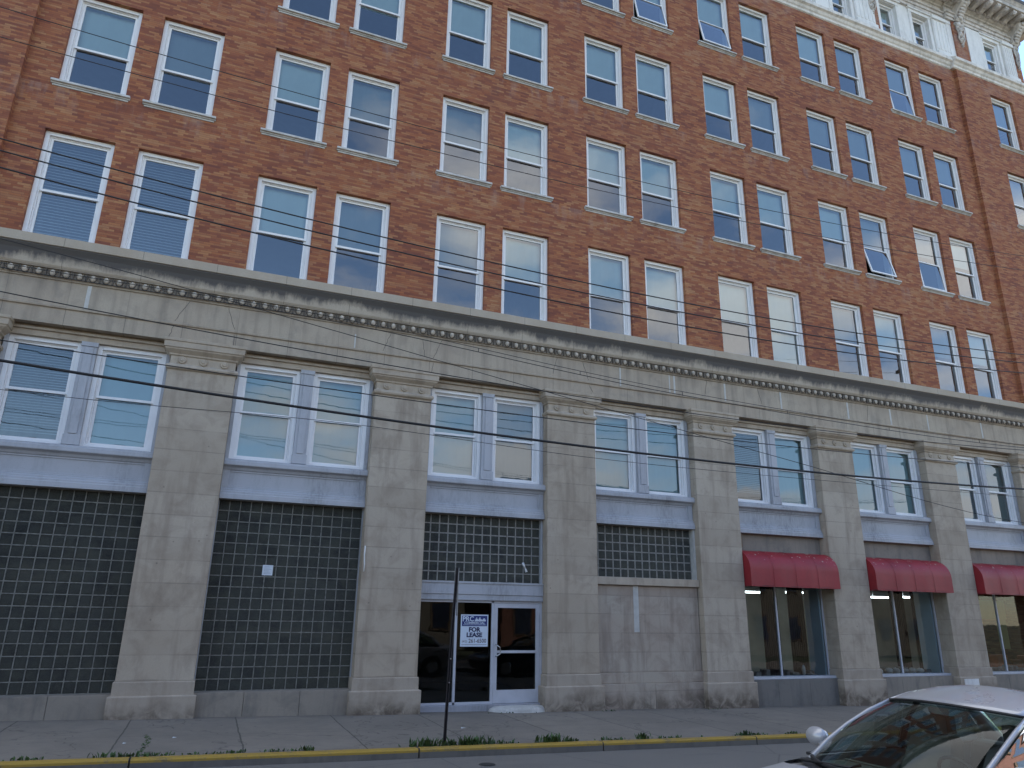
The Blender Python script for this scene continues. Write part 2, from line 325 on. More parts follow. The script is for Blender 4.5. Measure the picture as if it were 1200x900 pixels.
def pave():
    t=NT('pavement_concrete'); x,y,z=t.sep()
    b=t.noise(.8,6,.65); g=t.noise(150,3,.7); m=t.noise(5,5,.65)
    c=t.mix(t.ramp(b,[(.3,0.),(.7,1.)]),(.165,.14,.112),(.24,.205,.165))
    c=t.mix(t.math('MULTIPLY',t.ramp(m,[(.5,0.),(.8,1.)]),.5),c,(.11,.1,.092))
    c=t.mix(t.math('MULTIPLY',t.ramp(g,[(.4,0.),(.7,1.)]),.35),c,(.3,.28,.25))
    wob=t.math('MULTIPLY',t.noise(1.5,4),.06)
    q=t.math('DIVIDE',t.math('ADD',t.math('ADD',x,wob),.25),1.72); fr=t.math('FRACT',q)
    ln=t.math('LESS_THAN',t.math('MINIMUM',fr,t.math('SUBTRACT',1,fr)),.007)
    wn=t.n('ShaderNodeTexWhiteNoise',noise_dimensions='1D'); t.l(t.math('FLOOR',q),wn.inputs['W'])
    c=t.mix(t.math('MULTIPLY',wn.outputs[0],.3),c,(.13,.12,.11))
    yl=t.math('LESS_THAN',t.math('ABSOLUTE',t.math('ADD',y,1.95)),.009)
    c=t.mix(t.math('MULTIPLY',t.math('MAXIMUM',ln,t.math('MULTIPLY',yl,.5)),.75),c,(.045,.042,.035))
    vo=t.n('ShaderNodeTexVoronoi',feature='DISTANCE_TO_EDGE'); 
    ad=t.n('ShaderNodeVectorMath',operation='ADD'); t.l(t.co,ad.inputs[0]); nn=t.n('ShaderNodeTexNoise'); nn.inputs['Scale'].default_value=2; t.l(t.co,nn.inputs[0]); t.l(nn.outputs[1],ad.inputs[1]); t.l(ad.outputs[0],vo.inputs['Vector']); vo.inputs['Scale'].default_value=.42
    c=t.mix(t.math('MULTIPLY',t.ramp(vo.outputs[0],[(.0,1.),(.008,0.)]),.6),c,(.05,.045,.04))
    v2=t.n('ShaderNodeTexVoronoi'); t.l(t.co,v2.inputs['Vector']); v2.inputs['Scale'].default_value=2.6
    c=t.mix(t.math('MULTIPLY',t.ramp(v2.outputs[0],[(.05,1.),(.075,0.)]),.6),c,(.06,.055,.05))
    wl=t.math('MULTIPLY',t.ramp(t.math('ADD',y,t.math('MULTIPLY',t.noise(2,5),.5)),[(.0,0.),(.25,1.)]),.45)
    c=t.mix(wl,c,(.085,.075,.062))
    t.bump(g,.4,.005); return t.fin(c,.92)
M['pave']=pave()
M['curbstone']=stone('curb_concrete',(.17,.15,.125),(.13,.12,.11),(.07,.065,.06),stain=.7,pits=False)
def yellow():
    t=NT('yellow_curb_paint'); a=t.noise(3,6,.7); g=t.noise(45,4,.7)
    m=t.math('ADD',t.math('MULTIPLY',a,.6),t.math('MULTIPLY',g,.45))
    c=t.mix(t.ramp(m,[(.52,0.),(.68,1.)]),(.37,.235,.035),(.17,.13,.07))
    t.bump(g,.3,.003); return t.fin(c,.8)
M['yellow']=yellow()
M['weed']=simple('weed_leaf',(.045,.085,.022),.7,0,.5,4)
M['rust']=simple('dark_painted_steel',(.028,.022,.022),.6,0,.4,8,.2)
M['steelface']=simple('galvanised_steel',(.3,.29,.28),.5,.4,.2,8)
M['cable']=simple('black_cable',(.012,.012,.013),.6)
M['paper']=simple('white_paper',(.62,.66,.7),.8,0,.06,20)
M['ink']=simple('dark_ink',(.02,.025,.08),.7)
M['navy']=simple('navy_sign_field',(.015,.03,.16),.5)
M['redink']=simple('brown_ink',(.09,.05,.05),.7)
M['signwhite']=simple('sign_white',(.62,.68,.76),.5,0,.05)
M['iron']=simple('cast_iron',(.03,.03,.03),.7)
M['rubber']=simple('tyre_rubber',(.02,.02,.02),.85)
M['timber']=simple('pole_timber',(.13,.09,.06),.9,0,.3,6,.4)
M['mortargrey']=simple('joint_repair_mortar',(.5,.48,.44),.9,0,.1,9)
M['crack']=simple('open_crack',(.07,.06,.05),.95)
M['soil']=simple('grass_ground',(.05,.06,.03),.95,0,.3,2)
def carpaint(name,c):
    t=NT(name); d=t.noise(5,5); m=t.fin(t.mix(t.math('MULTIPLY',t.ramp(d,[(.4,0.),(.8,1.)]),.2),c,tuple(v*.75 for v in c)),t.math('MULTIPLY_ADD',d,.15,.22),.25)
    t.b.inputs['Coat Weight'].default_value=.6; t.b.inputs['Coat Roughness'].default_value=.05; return m
M['silver']=carpaint('pearl_white_paint',(.44,.44,.46)); M['bluecar']=carpaint('dark_blue_paint',(.03,.04,.07))
M['seat']=simple('car_seat_cloth',(.17,.16,.15),.9); M['black']=simple('black_trim',(.015,.015,.016),.55)
M['lampglass']=simple('lamp_lens',(.6,.6,.6),.1); M['redlens']=simple('red_lens',(.3,.01,.01),.2)
def emit(name,col,s):
    t=NT(name); t.b.inputs['Emission Color'].default_value=(*col,1); t.b.inputs['Emission Strength'].default_value=s; return t.fin((.8,.8,.8),.5)
M['tube']=emit('fluorescent_tube',(.85,.95,1),3)
# ------------------------------------------------------------------ ground
def sheet(name,mat,x0,x1,y0,y1,dz,kind='structure'):
    mb=MB(); xs=[x0]+[v for v in (-60,-30,0,30,60) if x0<v<x1]+[x1]
    for a,b in zip(xs,xs[1:]): mb.quad((a,y0,gz(a)+dz),(b,y0,gz(b)+dz),(b,y1,gz(b)+dz),(a,y1,gz(a)+dz))
    o=mb.build(name,mat); tag(o,kind=kind); return o
sheet('ground',M['soil'],-400,400,-400,400,-.16)
sheet('road',M['asphalt'],-300,300,-11.62,-3.84,-.13)
mb=MB()
xs=[-60,-30,0,30,60]
for a,b in zip(xs,xs[1:]):
    mb.add([(a,-3.69,gz(a)),(b,-3.69,gz(b)),(b,.6,gz(b)),(a,.6,gz(a)),(a,-3.69,gz(a)-.3),(b,-3.69,gz(b)-.3)],[(0,1,2,3),(4,5,1,0)])
tag(mb.build('pavement',M['pave']),kind='structure')
def curb(name,yf,yb,paint):
    mb=MB(); cuts=[-60,-45,-30,-20,-14,-10.5,-7,-3.5,.02,3.9,7.0,10.1,13.3,16.6,19.8,23,26.2,29.5,35,45,60]
    for a,b in zip(cuts,cuts[1:]):
        a2,b2=a+.012,b-.012; s=1 if yb>yf else -1; dz=rnd.uniform(-.004,.004)
        ch=.02
        def P(x): 
            g=gz(x)+dz
            return [(x,yf,g-.35),(x,yf,g-.045),(x,yf,g-ch+.004),(x,yf+s*ch,g+.004),(x,yb,g+.004),(x,yb,g-.35)]
        A,B=P(a2),P(b2); n=6; bidx=len(mb.v); mb.v+=A+B
        for i in range(n):
            j=(i+1)%n; mb.f.append((bidx+i,bidx+n+i,bidx+n+j,bidx+j)); mb.m.append(1 if (paint and i in (1,2,3)) else 0); mb.sm.append(False)
        mb.f.append(tuple(bidx+i for i in range(n))); mb.m.append(0); mb.sm.append(False)
        mb.f.append(tuple(bidx+n+i for i in range(n))); mb.m.append(0); mb.sm.append(False)
    return tag(mb.build(name,[M['curbstone'],M['yellow']]),kind='structure')
curb('curb',-3.85,-3.69,True)
curb('curb',-11.6,-11.76,False)
sheet('pavement',M['pave'],-60,60,-17.5,-11.76,0)
# weeds at the kerb
mb=MB()
def tuft(x,y,h,n,sp):
    for i in range(n):
        a=rnd.uniform(0,6.28); px=x+rnd.gauss(0,sp); py=y+rnd.gauss(0,.018); hh=h*rnd.uniform(.3,1.1); w=.006+.01*rnd.random(); lean=rnd.uniform(.2,.8)*hh
        d=Vector((math.cos(a),math.sin(a),0)); q=Vector((-d.y,d.x,0))*w; p=Vector((px,py,gz(px)-.004))
        m1=p+d*lean*.4+Vector((0,0,hh*.6)); t=p+d*lean+Vector((0,0,hh))
        mb.add([p-q*.6,p+q*.6,m1+q*1.3,m1-q*1.3,t],[(0,1,2,3),(3,2,4)])
for x,h,n,sp in [(-.05,.07,70,.2),(.25,.05,40,.12),(.8,.04,30,.2),(1.25,.05,30,.12),(1.9,.05,30,.15),(2.3,.08,30,.06),(4.05,.13,90,.18),(4.5,.1,60,.15),(4.85,.14,120,.16),(5.2,.07,50,.2),(6.15,.13,90,.13),(6.45,.06,30,.1),(7.3,.06,40,.15),(7.85,.11,50,.07),(8.4,.05,40,.15),(10.0,.1,40,.04),(10.15,.05,50,.2),(11.1,.05,25,.1),(-1.2,.06,30,.12),(-2.0,.05,20,.1),(13,.05,40,.3)]:
    tuft(x,-3.66,h,n,sp)
for i in range(26): tuft(.12+.0*i+rnd.gauss(0,.02),-3.6+i*.07,.016,6,.02)
for x in (6.9,9.3,12.1): tuft(x,-.16,.04,12,.2)
tag(mb.build('weeds',M['weed'],fix=False),kind='stuff')
# ------------------------------------------------------------------ building
P=4.2; XL,XR=-8.55,29.6
BL=tag(empty('office_building'),'long brick and limestone office block with glass block bays and red awnings','building')
def part(mb,name,mats,loc=(0,0,0),bevel=0,parent=BL,fix=True): return mb.build(name,mats,parent,loc,bevel,fix=fix)
# pilasters
sh=MB(); sh.rect_loft(.645,[(.004,.62),(0,.66),(0,6.5)],.55)
cap=MB(); cap.rect_loft(.62,[(.02,6.47),(.055,6.49),(.07,6.525),(.055,6.56),(.015,6.585),(.0,6.60),(.0,6.755),(.03,6.77),(.035,6.8),(.07,6.83),(.115,6.87),(.125,6.90),(.145,6.905),(.15,7.02),(.17,7.03),(.175,7.085)],.5)
for k in (-.4,0,.4):
    cap.disc((k,.001,6.678),.082,-.04,'y',0,16,.072); cap.disc((k,-.0385,6.678),.045,-.02,'y',0,12,.03)
bs=MB(); bs.rect_loft(.645,[(.075,-1),(.08,.36),(.07,.375),(.03,.38),(.028,.6),(.02,.615),(.0,.62)],.55)
shaft_o=cap_o=base_o=None
for i in range(-2,8):
    if shaft_o is None:
        shaft_o=sh.build('pilaster',M['shaft'],BL,(i*P,0,0),.012); cap_o=cap.build('capital',M['stone'],shaft_o,(0,0,0),.006); base_o=bs.build('pilaster_base',M['stonebase'],shaft_o,(0,0,0),.01)
        proto=shaft_o
    else:
        c=copy_tree(proto,BL); c.location=(i*P,0,0)
# entablature
ent=MB()
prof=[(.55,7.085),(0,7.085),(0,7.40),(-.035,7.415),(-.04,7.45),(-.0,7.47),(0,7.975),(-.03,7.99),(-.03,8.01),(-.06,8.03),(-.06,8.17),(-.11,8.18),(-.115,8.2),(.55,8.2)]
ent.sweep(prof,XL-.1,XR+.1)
cy=MB()
prof=[(.55,8.203),(-.115,8.203),(-.14,8.24),(-.15,8.3),(-.165,8.38),(-.2,8.47),(-.245,8.53),(-.27,8.56),(-.27,8.585),(-.3,8.59),(-.3,8.775),(-.28,8.785),(.0,8.82),(.55,8.82)]
cy.sweep(prof,XL-.3,XR+.3); part(cy,'ledge_cornice',M['cyma'],bevel=.004)
ed=MB(); x=-3.163-.2335*24
while x<XR:
    ed.ball((x,-.075,8.1),.052,.055,.068,1,8,6)
    # shell round the egg and the dart beside it
    for a in range(5):
        t0=math.pi*(1+a/4); 
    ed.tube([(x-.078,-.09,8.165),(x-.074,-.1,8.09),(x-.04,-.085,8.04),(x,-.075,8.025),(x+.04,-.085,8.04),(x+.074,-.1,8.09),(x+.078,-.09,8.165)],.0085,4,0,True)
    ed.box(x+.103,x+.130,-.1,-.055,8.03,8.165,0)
    x+=.2335
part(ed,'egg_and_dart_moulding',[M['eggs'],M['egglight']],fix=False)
# mortar repairs and cracks of the frieze
for x,w,z0,z1 in [(-2.27,.07,7.475,7.97),(3.02,.03,7.475,7.8),(9.81,.04,7.475,7.97),(11.3,.03,7.475,7.97),(11.45,.05,7.475,7.97),(13.08,.05,7.475,7.97),(15.0,.05,7.475,7.97),(17.48,.06,7.475,7.97),(19.17,.06,7.475,7.97),(20.73,.05,7.475,7.97),(23.13,.06,7.475,7.97),(-6.2,.05,7.475,7.97),(26.2,.05,7.475,7.97)]:
    ent.box(x-w/2,x+w/2,-.004,.01,z0,z1,1)
for (a,b) in [((-.43,7.97),(-.66,7.5)),((-.66,7.38),(-.72,7.12)),((.32,7.97),(.5,7.5)),((.5,7.38),(.54,7.1)),((3.81,7.95),(3.67,7.5)),((4.56,7.9),(4.64,7.5)),((5.03,7.97),(4.85,7.5)),((4.85,7.38),(4.8,7.1)),((8.02,7.97),(7.9,7.55)),((8.73,7.97),(8.9,7.5)),((8.9,7.38),(9.01,7.2)),((12.5,7.97),(12.42,7.6)),((14.2,7.97),(14.3,7.55)),((18.3,7.97),(18.2,7.5)),((-6.,7.97),(-6.2,7.5))]:
    n=6; pts=[(a[0]+(b[0]-a[0])*k/n+rnd.uniform(-.012,.012),-.0005,a[1]+(b[1]-a[1])*k/n) for k in range(n+1)]
    ent.tube(pts,.0042,4,2,False)
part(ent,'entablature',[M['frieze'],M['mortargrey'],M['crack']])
# brick walls with openings
WIN=[]  # x centre
for b in range(-1,6):
    c=b*P+2.07
    for s in (-.8725,.8725): WIN.append(c+s)
FH=3.537; ZR=[8.86]+[12.47+FH*k for k in range(3)]; ZT=[11.30]+[14.83+FH*k for k in range(3)]
def wall(name,x0,x1,z0,z1,holes,y0,depth,mat,parent=BL,thick=.42):
    mb=MB(); xs=sorted({x0,x1,*[h[0] for h in holes],*[h[1] for h in holes]}); zs=sorted({z0,z1,*[h[2] for h in holes],*[h[3] for h in holes]})
    for a,b in zip(xs,xs[1:]):
        for c,d in zip(zs,zs[1:]):
            mx,mz=(a+b)/2,(c+d)/2
            if any(h[0]<mx<h[1] and h[2]<mz<h[3] for h in holes): continue
            mb.quad((a,y0,c),(b,y0,c),(b,y0,d),(a,y0,d))
    for h in holes:
        a,b,c,d=h; y1=y0+depth
        mb.quad((a,y0,c),(a,y1,c),(a,y1,d),(a,y0,d)); mb.quad((b,y1,c),(b,y0,c),(b,y0,d),(b,y1,d))
        mb.quad((a,y0,d),(a,y1,d),(b,y1,d),(b,y0,d)); mb.quad((a,y1,c),(a,y0,c),(b,y0,c),(b,y1,c))
    y1=y0+thick
    mb.quad((x0,y1,z0),(x0,y0,z0),(x0,y0,z1),(x0,y1,z1)); mb.quad((x1,y0,z0),(x1,y1,z0),(x1,y1,z1),(x1,y0,z1))
    return part(mb,name,mat,fix=False)
HW=.648
def holes_for(xs): return [(x-HW,x+HW,ZR[r],ZT[r]) for x in xs for r in range(4)]
wall('brick_wall',-4.27,25.35,8.815,22.62,holes_for(WIN),0,.36,M['brick'])
PV=.13
PAVX=[-6.41,27.74]
wall('brick_wall',XL,-4.27,8.815,22.62,holes_for([PAVX[0]]),-PV,.5,M['brick'],thick=.62)
wall('brick_wall',25.35,XR,8.815,22.62,holes_for([PAVX[1]]),-PV,.5,M['brick'],thick=.62)
# window kit ------------------------------------------------------
def frame_mesh(w,h,yf,yb,t,name='window',sillt=None):
    mb=MB(); a=w/2; s=sillt or t
    mb.box(-a,-a+t,yf,yb,0,h); mb.box(a-t,a,yf,yb,0,h); mb.box(-a+t,a-t,yf,yb,h-t,h); mb.box(-a+t,a-t,yf,yb,0,s)
    t2=.022 # stop bead
    mb.box(-a+t,-a+t+t2,yf+.05,yb-.01,s,h-t); mb.box(a-t-t2,a-t,yf+.05,yb-.01,s,h-t); mb.box(-a+t+t2,a-t-t2,yf+.05,yb-.01,h-t-t2,h-t)
    return mb
def sash_mesh(w,h,rail=.045,bot=.05,top=.04):
    # origin top centre, hangs down
    mb=MB(); a=w/2; y0,y1=-.018,.018
    mb.box(-a,-a+rail,y0,y1,-h,0); mb.box(a-rail,a,y0,y1,-h,0); mb.box(-a+rail,a-rail,y0,y1,-top,0); mb.box(-a+rail,a-rail,y0,y1,-h,-h+bot)
    mb.quad((-a+rail,0,-h+bot),(a-rail,0,-h+bot),(a-rail,0,-top),(-a+rail,0,-top),1)
    return mb
def blind_meshes(w,kind):
    a=w/2; mb=MB()
    if kind=='v':
        n=34; L=1.0
        for i in range(n):
            z=-i/n; mb.quad((-a,-.012,z-.006),(a,-.012,z-.006),(a,.012,z+.006),(-a,.012,z+.006))
    else:
        N=10
        for i in range(N):
            x0=-a+2*a*i/N; x1=-a+2*a*(i+1)/N; y0=.006*math.sin(i*1.3); y1=.006*math.sin((i+1)*1.3)
            mb.quad((x0,y0,-1),(x1,y1,-1),(x1,y1,0),(x0,y0,0))
        mb.box(-a,a,-.012,.018,-1.012,-.998)
    return mb
cache={}
def window(x,z,w,h,y,drop,bk,meet=.455,tilt=0,sill=True,kind='std',label=None):
    key=(round(w,3),round(h,3))
    if key not in cache:
        t=.085; fw=frame_mesh(w,h,.10,.33,t,sillt=.06); iw=w-2*t-.0; ih=h-t-.06; hu=ih*(1-meet)+.02; hl=ih*meet+.02
        su=sash_mesh(iw-.046,hu-.022); sl=sash_mesh(iw-.046,hl)
        d={}
        d['f']=fw.build('window',M['vinyl'],BL,bevel=.004)
        G_=M['pane2'] if abs(h-2.07)<.02 else M['pane']
        d['u']=su.build('sash',[M['vinyl'],G_],d['f'],fix=False); d['l']=sl.build('sash',[M['vinyl'],G_],d['f'],fix=False)
        d['br']=blind_meshes(iw-.06,'r').build('blind',M['teal'] if abs(h-2.07)<.02 else M['roller'],d['f'],fix=False); d['bg']=blind_meshes(iw-.06,'g').build('blind',M['rollergrey'],d['f'],fix=False); d['bv']=blind_meshes(iw-.06,'v').build('blind',M['venetian'],d['f'],fix=False)
        sb=MB(); sb.sweep([(.09,-.085),(-.04,-.085),(-.045,-.06),(-.09,-.055),(-.09,-.008),(-.08,.0),(.09,.014)],-w/2-.10,w/2+.10)
        sb.box(-w/2-.07,w/2+.07,-.02,.05,-.125,-.087)
        d['s']=sb.build('sill',M['sill'],d['f'],bevel=.004)
        d['meta']=(t,iw,ih,hu,hl)
        cache[key]=d; d['used']=False
    d=cache[key]; t,iw,ih,hu,hl=d['meta']
    o=share(d['f'],'window',BL,(x,y,z)); 
    for m in d['f'].modifiers:
        b=o.modifiers.new('bevel','BEVEL'); b.width=.004; b.segments=1; b.limit_method='ANGLE'
    u=share(d['u'],'sash',o,(0,.19,h-t-.022)); 
    l=share(d['l'],'sash',o,(0,.23,.06+hl),(-R(tilt),0,0))
    u.name='upper_sash'; l.name='lower_sash'
    if tilt: l.location.y=.15; tag(l,'lower sash tilted open towards the street'); tag(o,'white window with its lower sash tilted open')
    if bk and drop>0:
        b=share(d['b'+bk],'blind',o,(0,.31,h-t)); b.scale=(1,1,(h-t-.08)*drop)
    if sill:
        s=share(d['s'],'sill',o); b=s.modifiers.new('bevel','BEVEL'); b.width=.005; b.segments=1; b.limit_method='ANGLE'
    return o
spec={0:['v1','v1','r.5','g.52','g.5','r.5','r.5','r.5','r.52','r1','g.48','r.5','g.45','r.45'],
      1:['r.5','g.55','r.5','g.5','g.5','r.5','r.5','r.5','r.52','r.5','r.5','g.5','g.4','r.42'],
      2:['r.5','g.5','r.5','r.55','r.48','r.5','r.52','r.5','r.52','g.5','g.45','g.5','g.5','g.45'],
      3:['r.5','r.5','g.5','r.5','g.5','r.5','g.5','r.5','r.5','r.5','r.5','g.5','g.5','g.5']}
TILT={(1,12):13,(1,13):5,(3,8):12,(3,9):12,(3,13):6,(2,5):0}
for r in range(4):
    for k,x in enumerate(WIN):
        s=spec[r][k]; window(x,ZR[r],2*HW,ZT[r]-ZR[r],0,float(s[1:]),s[0],tilt=TILT.get((r,k+1),0),sill=(r>0))
    for j,x in enumerate(PAVX): window(x,ZR[r],2*HW,ZT[r]-ZR[r],-PV,.5,'g' if j else 'r',sill=(r>0))
# second floor bays
def bay(i):
    x0=i*P+.648; x1=(i+1)*P-.648; c=(x0+x1)/2
    zb,zt=4.80,6.87
    for a,b in ((x0,x0+.07),(x1-.07,x1)):
        mb=MB(); mb.box(a,b,.24,.5,zb,zt); part(mb,'jamb',M['lilac'],bevel=.006)
    hd=MB(); hd.box(x0,x1,.22,.5,zt+.002,7.083); hd.box(x0,x1,.17,.3,zt+.12,zt+.17); part(hd,'window_head',M['stone'],bevel=.004)
    mb=MB(); mb.box(c-.135,c+.135,.20,.5,zb,zt); mb.box(c-.075,c+.075,.18,.25,zb+.22,zt-.1); mb.box(c-.15,c+.15,.175,.25,zb,zb+.2); mb.box(c-.15,c+.15,.175,.25,zt-.09,zt)
    part(mb,'mullion',M['lilac'],bevel=.006)
    for s in (-1,1):
        a,b=(x0+.07,c-.135) if s<0 else (c+.135,x1-.07)
        k=(i*2+(s>0))
        sp={-1:('v',1),-2:('v',1),0:('r',1),1:('r',1)}
        lst={-2:('v',.5),-1:('r',1.),0:('r',.5),1:('r',1.),2:('r',.99),3:('r',1.)}
        tab={-2:('v',.95),-1:('r',1.),0:('r',.97),1:('r',1.),2:('r',1.),3:('g',1.),4:('r',1.),5:('r',.98),6:('v',.9),7:('r',1.),8:('r',1.),9:('r',.97),10:('g',1.),11:('g',1.),12:('g',1.),13:('r',1.)}
        bk,dr=tab.get(k,('r',1.))
        window((a+b)/2,zb,b-a,zt-zb,.2,dr,bk,meet=.50,sill=False)
    # spandrel panel
    mb=MB()
    mb.sweep([(.5,3.98),(.15,3.98),(.15,4.08),(.17,4.09),(.17,4.13),(.20,4.15),(.20,4.18),(.225,4.2),(.225,4.225),(.262,4.235),(.262,4.55),(.215,4.575),(.19,4.62),(.15,4.64),(.11,4.65),(.10,4.665),(.10,4.74),(.12,4.75),(.12,4.775),(.2,4.797),(.5,4.797)],x0,x1)
    mb.box(x0,x0+.13,.227,.31,4.223,4.575); mb.box(x1-.13,x1,.227,.31,4.223,4.575)
    mb.box(x0+.13,x1-.13,.243,.31,4.227,4.262); mb.box(x0+.13,x1-.13,.243,.31,4.53,4.57)
    part(mb,'spandrel',M['lilac'],bevel=.004)
    return x0,x1,c
def glassblocks(x0,x1,z0,z1,y=.35,g=.0105,mm='blockmortar'):
    nx=14; nz=max(1,round((z1-z0)/.205)); dx=(x1-x0)/nx; dz=(z1-z0)/nz; mb=MB()
    for a in range(nx):
        for b in range(nz):
            X0=x0+a*dx+g;X1=x0+(a+1)*dx-g;Z0=z0+b*dz+g;Z1=z0+(b+1)*dz-g; j=rnd.uniform(-.004,.004); q=.014
            tx,tz=rnd.uniform(-.003,.003),rnd.uniform(-.003,.003)
            mb.rings([[(X0,y+.01,Z0),(X1,y+.01,Z0),(X1,y+.01,Z1),(X0,y+.01,Z1)],
                      [(X0+q,y-.006+tx,Z0+q),(X1-q,y-.006-tx,Z0+q),(X1-q,y-.006+tz,Z1-q),(X0+q,y-.006-tz,Z1-q)]],0,False,False,True)
    for a in range(nx+1):
        X=x0+a*dx; mb.box(max(x0,X-g),min(x1,X+g),y-.002,y+.03,z0,z1,1)
    for b in range(nz+1):
        Z=z0+b*dz; mb.box(x0,x1,y-.006,y+.03,max(z0,Z-g),min(z1,Z+g),1)
    mb.box(x0,x1,y+.03,y+.1,z0,z1,1)
    return part(mb,'glass_block_panel',[M['block'],M[mm]],fix=False)
def plinth(x0,x1,z1,y,mat,name='plinth'):
    mb=MB(); n=3; 
    cuts=[x0,x0+(x1-x0)*.31,x0+(x1-x0)*.66,x1]
    for a,b in zip(cuts,cuts[1:]): mb.box(a+.003,b-.003,y+rnd.uniform(0,.006),.55,-1,z1)
    part(mb,name,mat,bevel=.006)
def awning(x0,x1,z0,z1,d):
    N=10; prof=[]
    for k in range(N+1):
        a=math.pi/2*k/N; prof.append((.31-(d+.31)*math.sin(a), z0+.42+(z1-z0-.42)*math.cos(a)))
    prof.append((-d,z0)); mb=MB(); S=28
    rings=[]
    for s in range(S+1):
        x=x0+(x1-x0)*s/S; sag=.012*abs(math.sin(math.pi*s/S*3)); rings.append([(x,y+ (sag if k>2 else 0),z-sag*.5) for k,(y,z) in enumerate(prof)])
    rings=[[p for p in r] for r in rings]
    mb.rings(rings,0,True,False,False,closed=False)
    for q_ in (.25,.5,.75):
        mb.tube([(x0+(x1-x0)*q_,y-.002,z+.001) for y,z in prof],.0035,5)
    for x in (x0,x1):
        b=len(mb.v); mb.v+= [(x,y,z) for y,z in prof]+[(x,.25,z0)]; mb.f.append(tuple(range(b,b+len(prof)+1))); mb.m.append(0); mb.sm.append(False)
    o=part(mb,'awning',M['awning'],fix=False)
    fr=MB()
    for x in (x0+.01,x1-.01,(x0+x1)/2): fr.tube([(x,.3,z0+.02),(x,-d+.02,z0+.02)],.012,6)
    fr.tube([(x0,-d+.02,z0+.015),(x1,-d+.02,z0+.015)],.012,6)
    fr.build('awning_frame',M['black'],o)
for i in range(-2,7):
    x0,x1,c=bay(i)
    if i in (-2,-1,0):
        glassblocks(x0+.015,x1-.015,.40,3.975); plinth(x0,x1,.40,.04,M['plinth'])
        for a,b in ((x0,x0+.015),(x1-.015,x1)):
            mb=MB(); mb.box(a,b,.28,.5,.4,3.975); part(mb,'steel_jamb',M['lilac'])
    elif i==1:
        glassblocks(x0+.02,x1-.04,2.53,3.975,g=.014,mm='mortar2')
        mb=MB(); mb.box(x0,x1,.22,.5,2.26,2.525); mb.box(x0,x1,.2,.3,2.49,2.527); mb.box(x0,x1,.24,.5,2.14,2.257); mb.box(x1-.04,x1,.26,.5,2.527,3.975); mb.box(x0,x0+.02,.26,.5,2.527,3.975)
        part(mb,'lintel',M['lilac'],bevel=.005)
        mb=MB(); mb.box(x0,x1,.2,.55,-1,.03); part(mb,'threshold',M['lilacdark'],bevel=.01)
        # shopfront frame: three bays of glass
        fx=[x0,5.70,6.56,7.72,x1]; f=MB(); y0,y1=.30,.36
        f.box(x0,x0+.04,y0,y1,.03,2.14); f.box(5.70,5.755,y0,y1,.03,2.14); f.box(6.545,6.60,y0,y1,.03,2.14); f.box(7.70,x1,y0-.01,y1,.03,2.14)
        f.box(x0+.04,7.70,y0,y1,2.09,2.139); f.box(x0+.04,6.545,y0,y1,.031,.08)
        sf=part(f,'shopfront_frame',M['alum'],bevel=.003)
        g=MB(); g.quad((x0+.04,.33,.08),(5.70,.33,.08),(5.70,.33,2.09),(x0+.04,.33,2.09)); g.build('glass',M['shopglass'],sf,fix=False)
        g=MB(); g.quad((5.755,.33,.08),(6.545,.33,.08),(6.545,.33,2.09),(5.755,.33,2.09)); g.build('glass',M['shopglass'],sf,fix=False)
        d=MB(); a,b=6.605,7.695; d.box(a,a+.085,.305,.35,.035,2.085); d.box(b-.085,b,.305,.35,.035,2.085); d.box(a+.085,b-.085,.305,.35,1.99,2.085); d.box(a+.085,b-.085,.305,.35,.035,.30)
        dr=part(d,'door',M['alum'],bevel=.003)
        g=MB(); g.quad((a+.085,.33,.3),(b-.085,.33,.3),(b-.085,.33,1.99),(a+.085,.33,1.99)); g.build('glass',M['shopglass'],dr,fix=False)
        g=MB(); g.box(a+.085,b-.085,.29,.32,1.045,1.10); g.build('push_bar',M['alum'],dr,bevel=.004)
        g=MB(); g.tube([(a+.05,.30,1.22),(a+.05,.235,1.22),(a+.06,.225,1.2),(a+.12,.22,1.17),(a+.13,.22,1.1),(a+.12,.22,1.03),(a+.06,.225,1.0),(a+.05,.235,.98),(a+.05,.30,.98)],.013,8); g.build('handle',M['chrome'],dr)
        g=MB(); 
        for z in (.2,1.1,1.95): g.box(b-.01,b+.02,.285,.306,z-.06,z+.06)
        g.build('hinge',M['alum'],dr)
    elif i==2:
        glassblocks(x0+.0,x1-.05,2.74,3.975,g=.015,mm='mortar2')
        mb=MB(); mb.box(x1-.05,x1,.2,.5,2.74,3.975); part(mb,'steel_jamb',M['mortargrey'])
        mb=MB(); mb.box(x0,x1,.12,.5,2.56,2.738); part(mb,'stone_lintel',M['stone'],bevel=.01)
        mb=MB(); mb.box(x0+.012,x1-.012,.2,.55,.62,2.555); mb.box(x0,x1,.145,.55,.39,.618); mb.box(x0,x0+1.5,.09,.55,-1,.387); mb.box(x0+1.506,x1,.093,.55,-1,.387)
        part(mb,'stone_infill',M['infill'],bevel=.01)
        mb=MB(); mb.box(x0+1.05,x0+1.19,.1975,.21,1.5,2.555); part(mb,'joint_repairs',M['mortargrey'])
    else:
        mb=MB(); mb.box(x0,x1,.32,.5,3.45,3.975); part(mb,'grey_render_panel',M['plinth'])
        awning(x0+.006,x1-.006,2.62,3.54,.25)
        mb=MB(); y0,y1=.44,.50; mid=x0+(x1-x0)*.455
        mb.box(x0,x0+.04,y0,y1,.46,3.45); mb.box(x1-.04,x1,y0,y1,.46,3.45); mb.box(mid-.022,mid+.022,y0,y1,.46,3.45); mb.box(x0+.04,mid-.022,y0,y1,2.95,3.45);mb.box(mid+.022,x1-.04,y0,y1,2.95,3.45)
        sw=part(mb,'shop_window',M['alum'],bevel=.003)
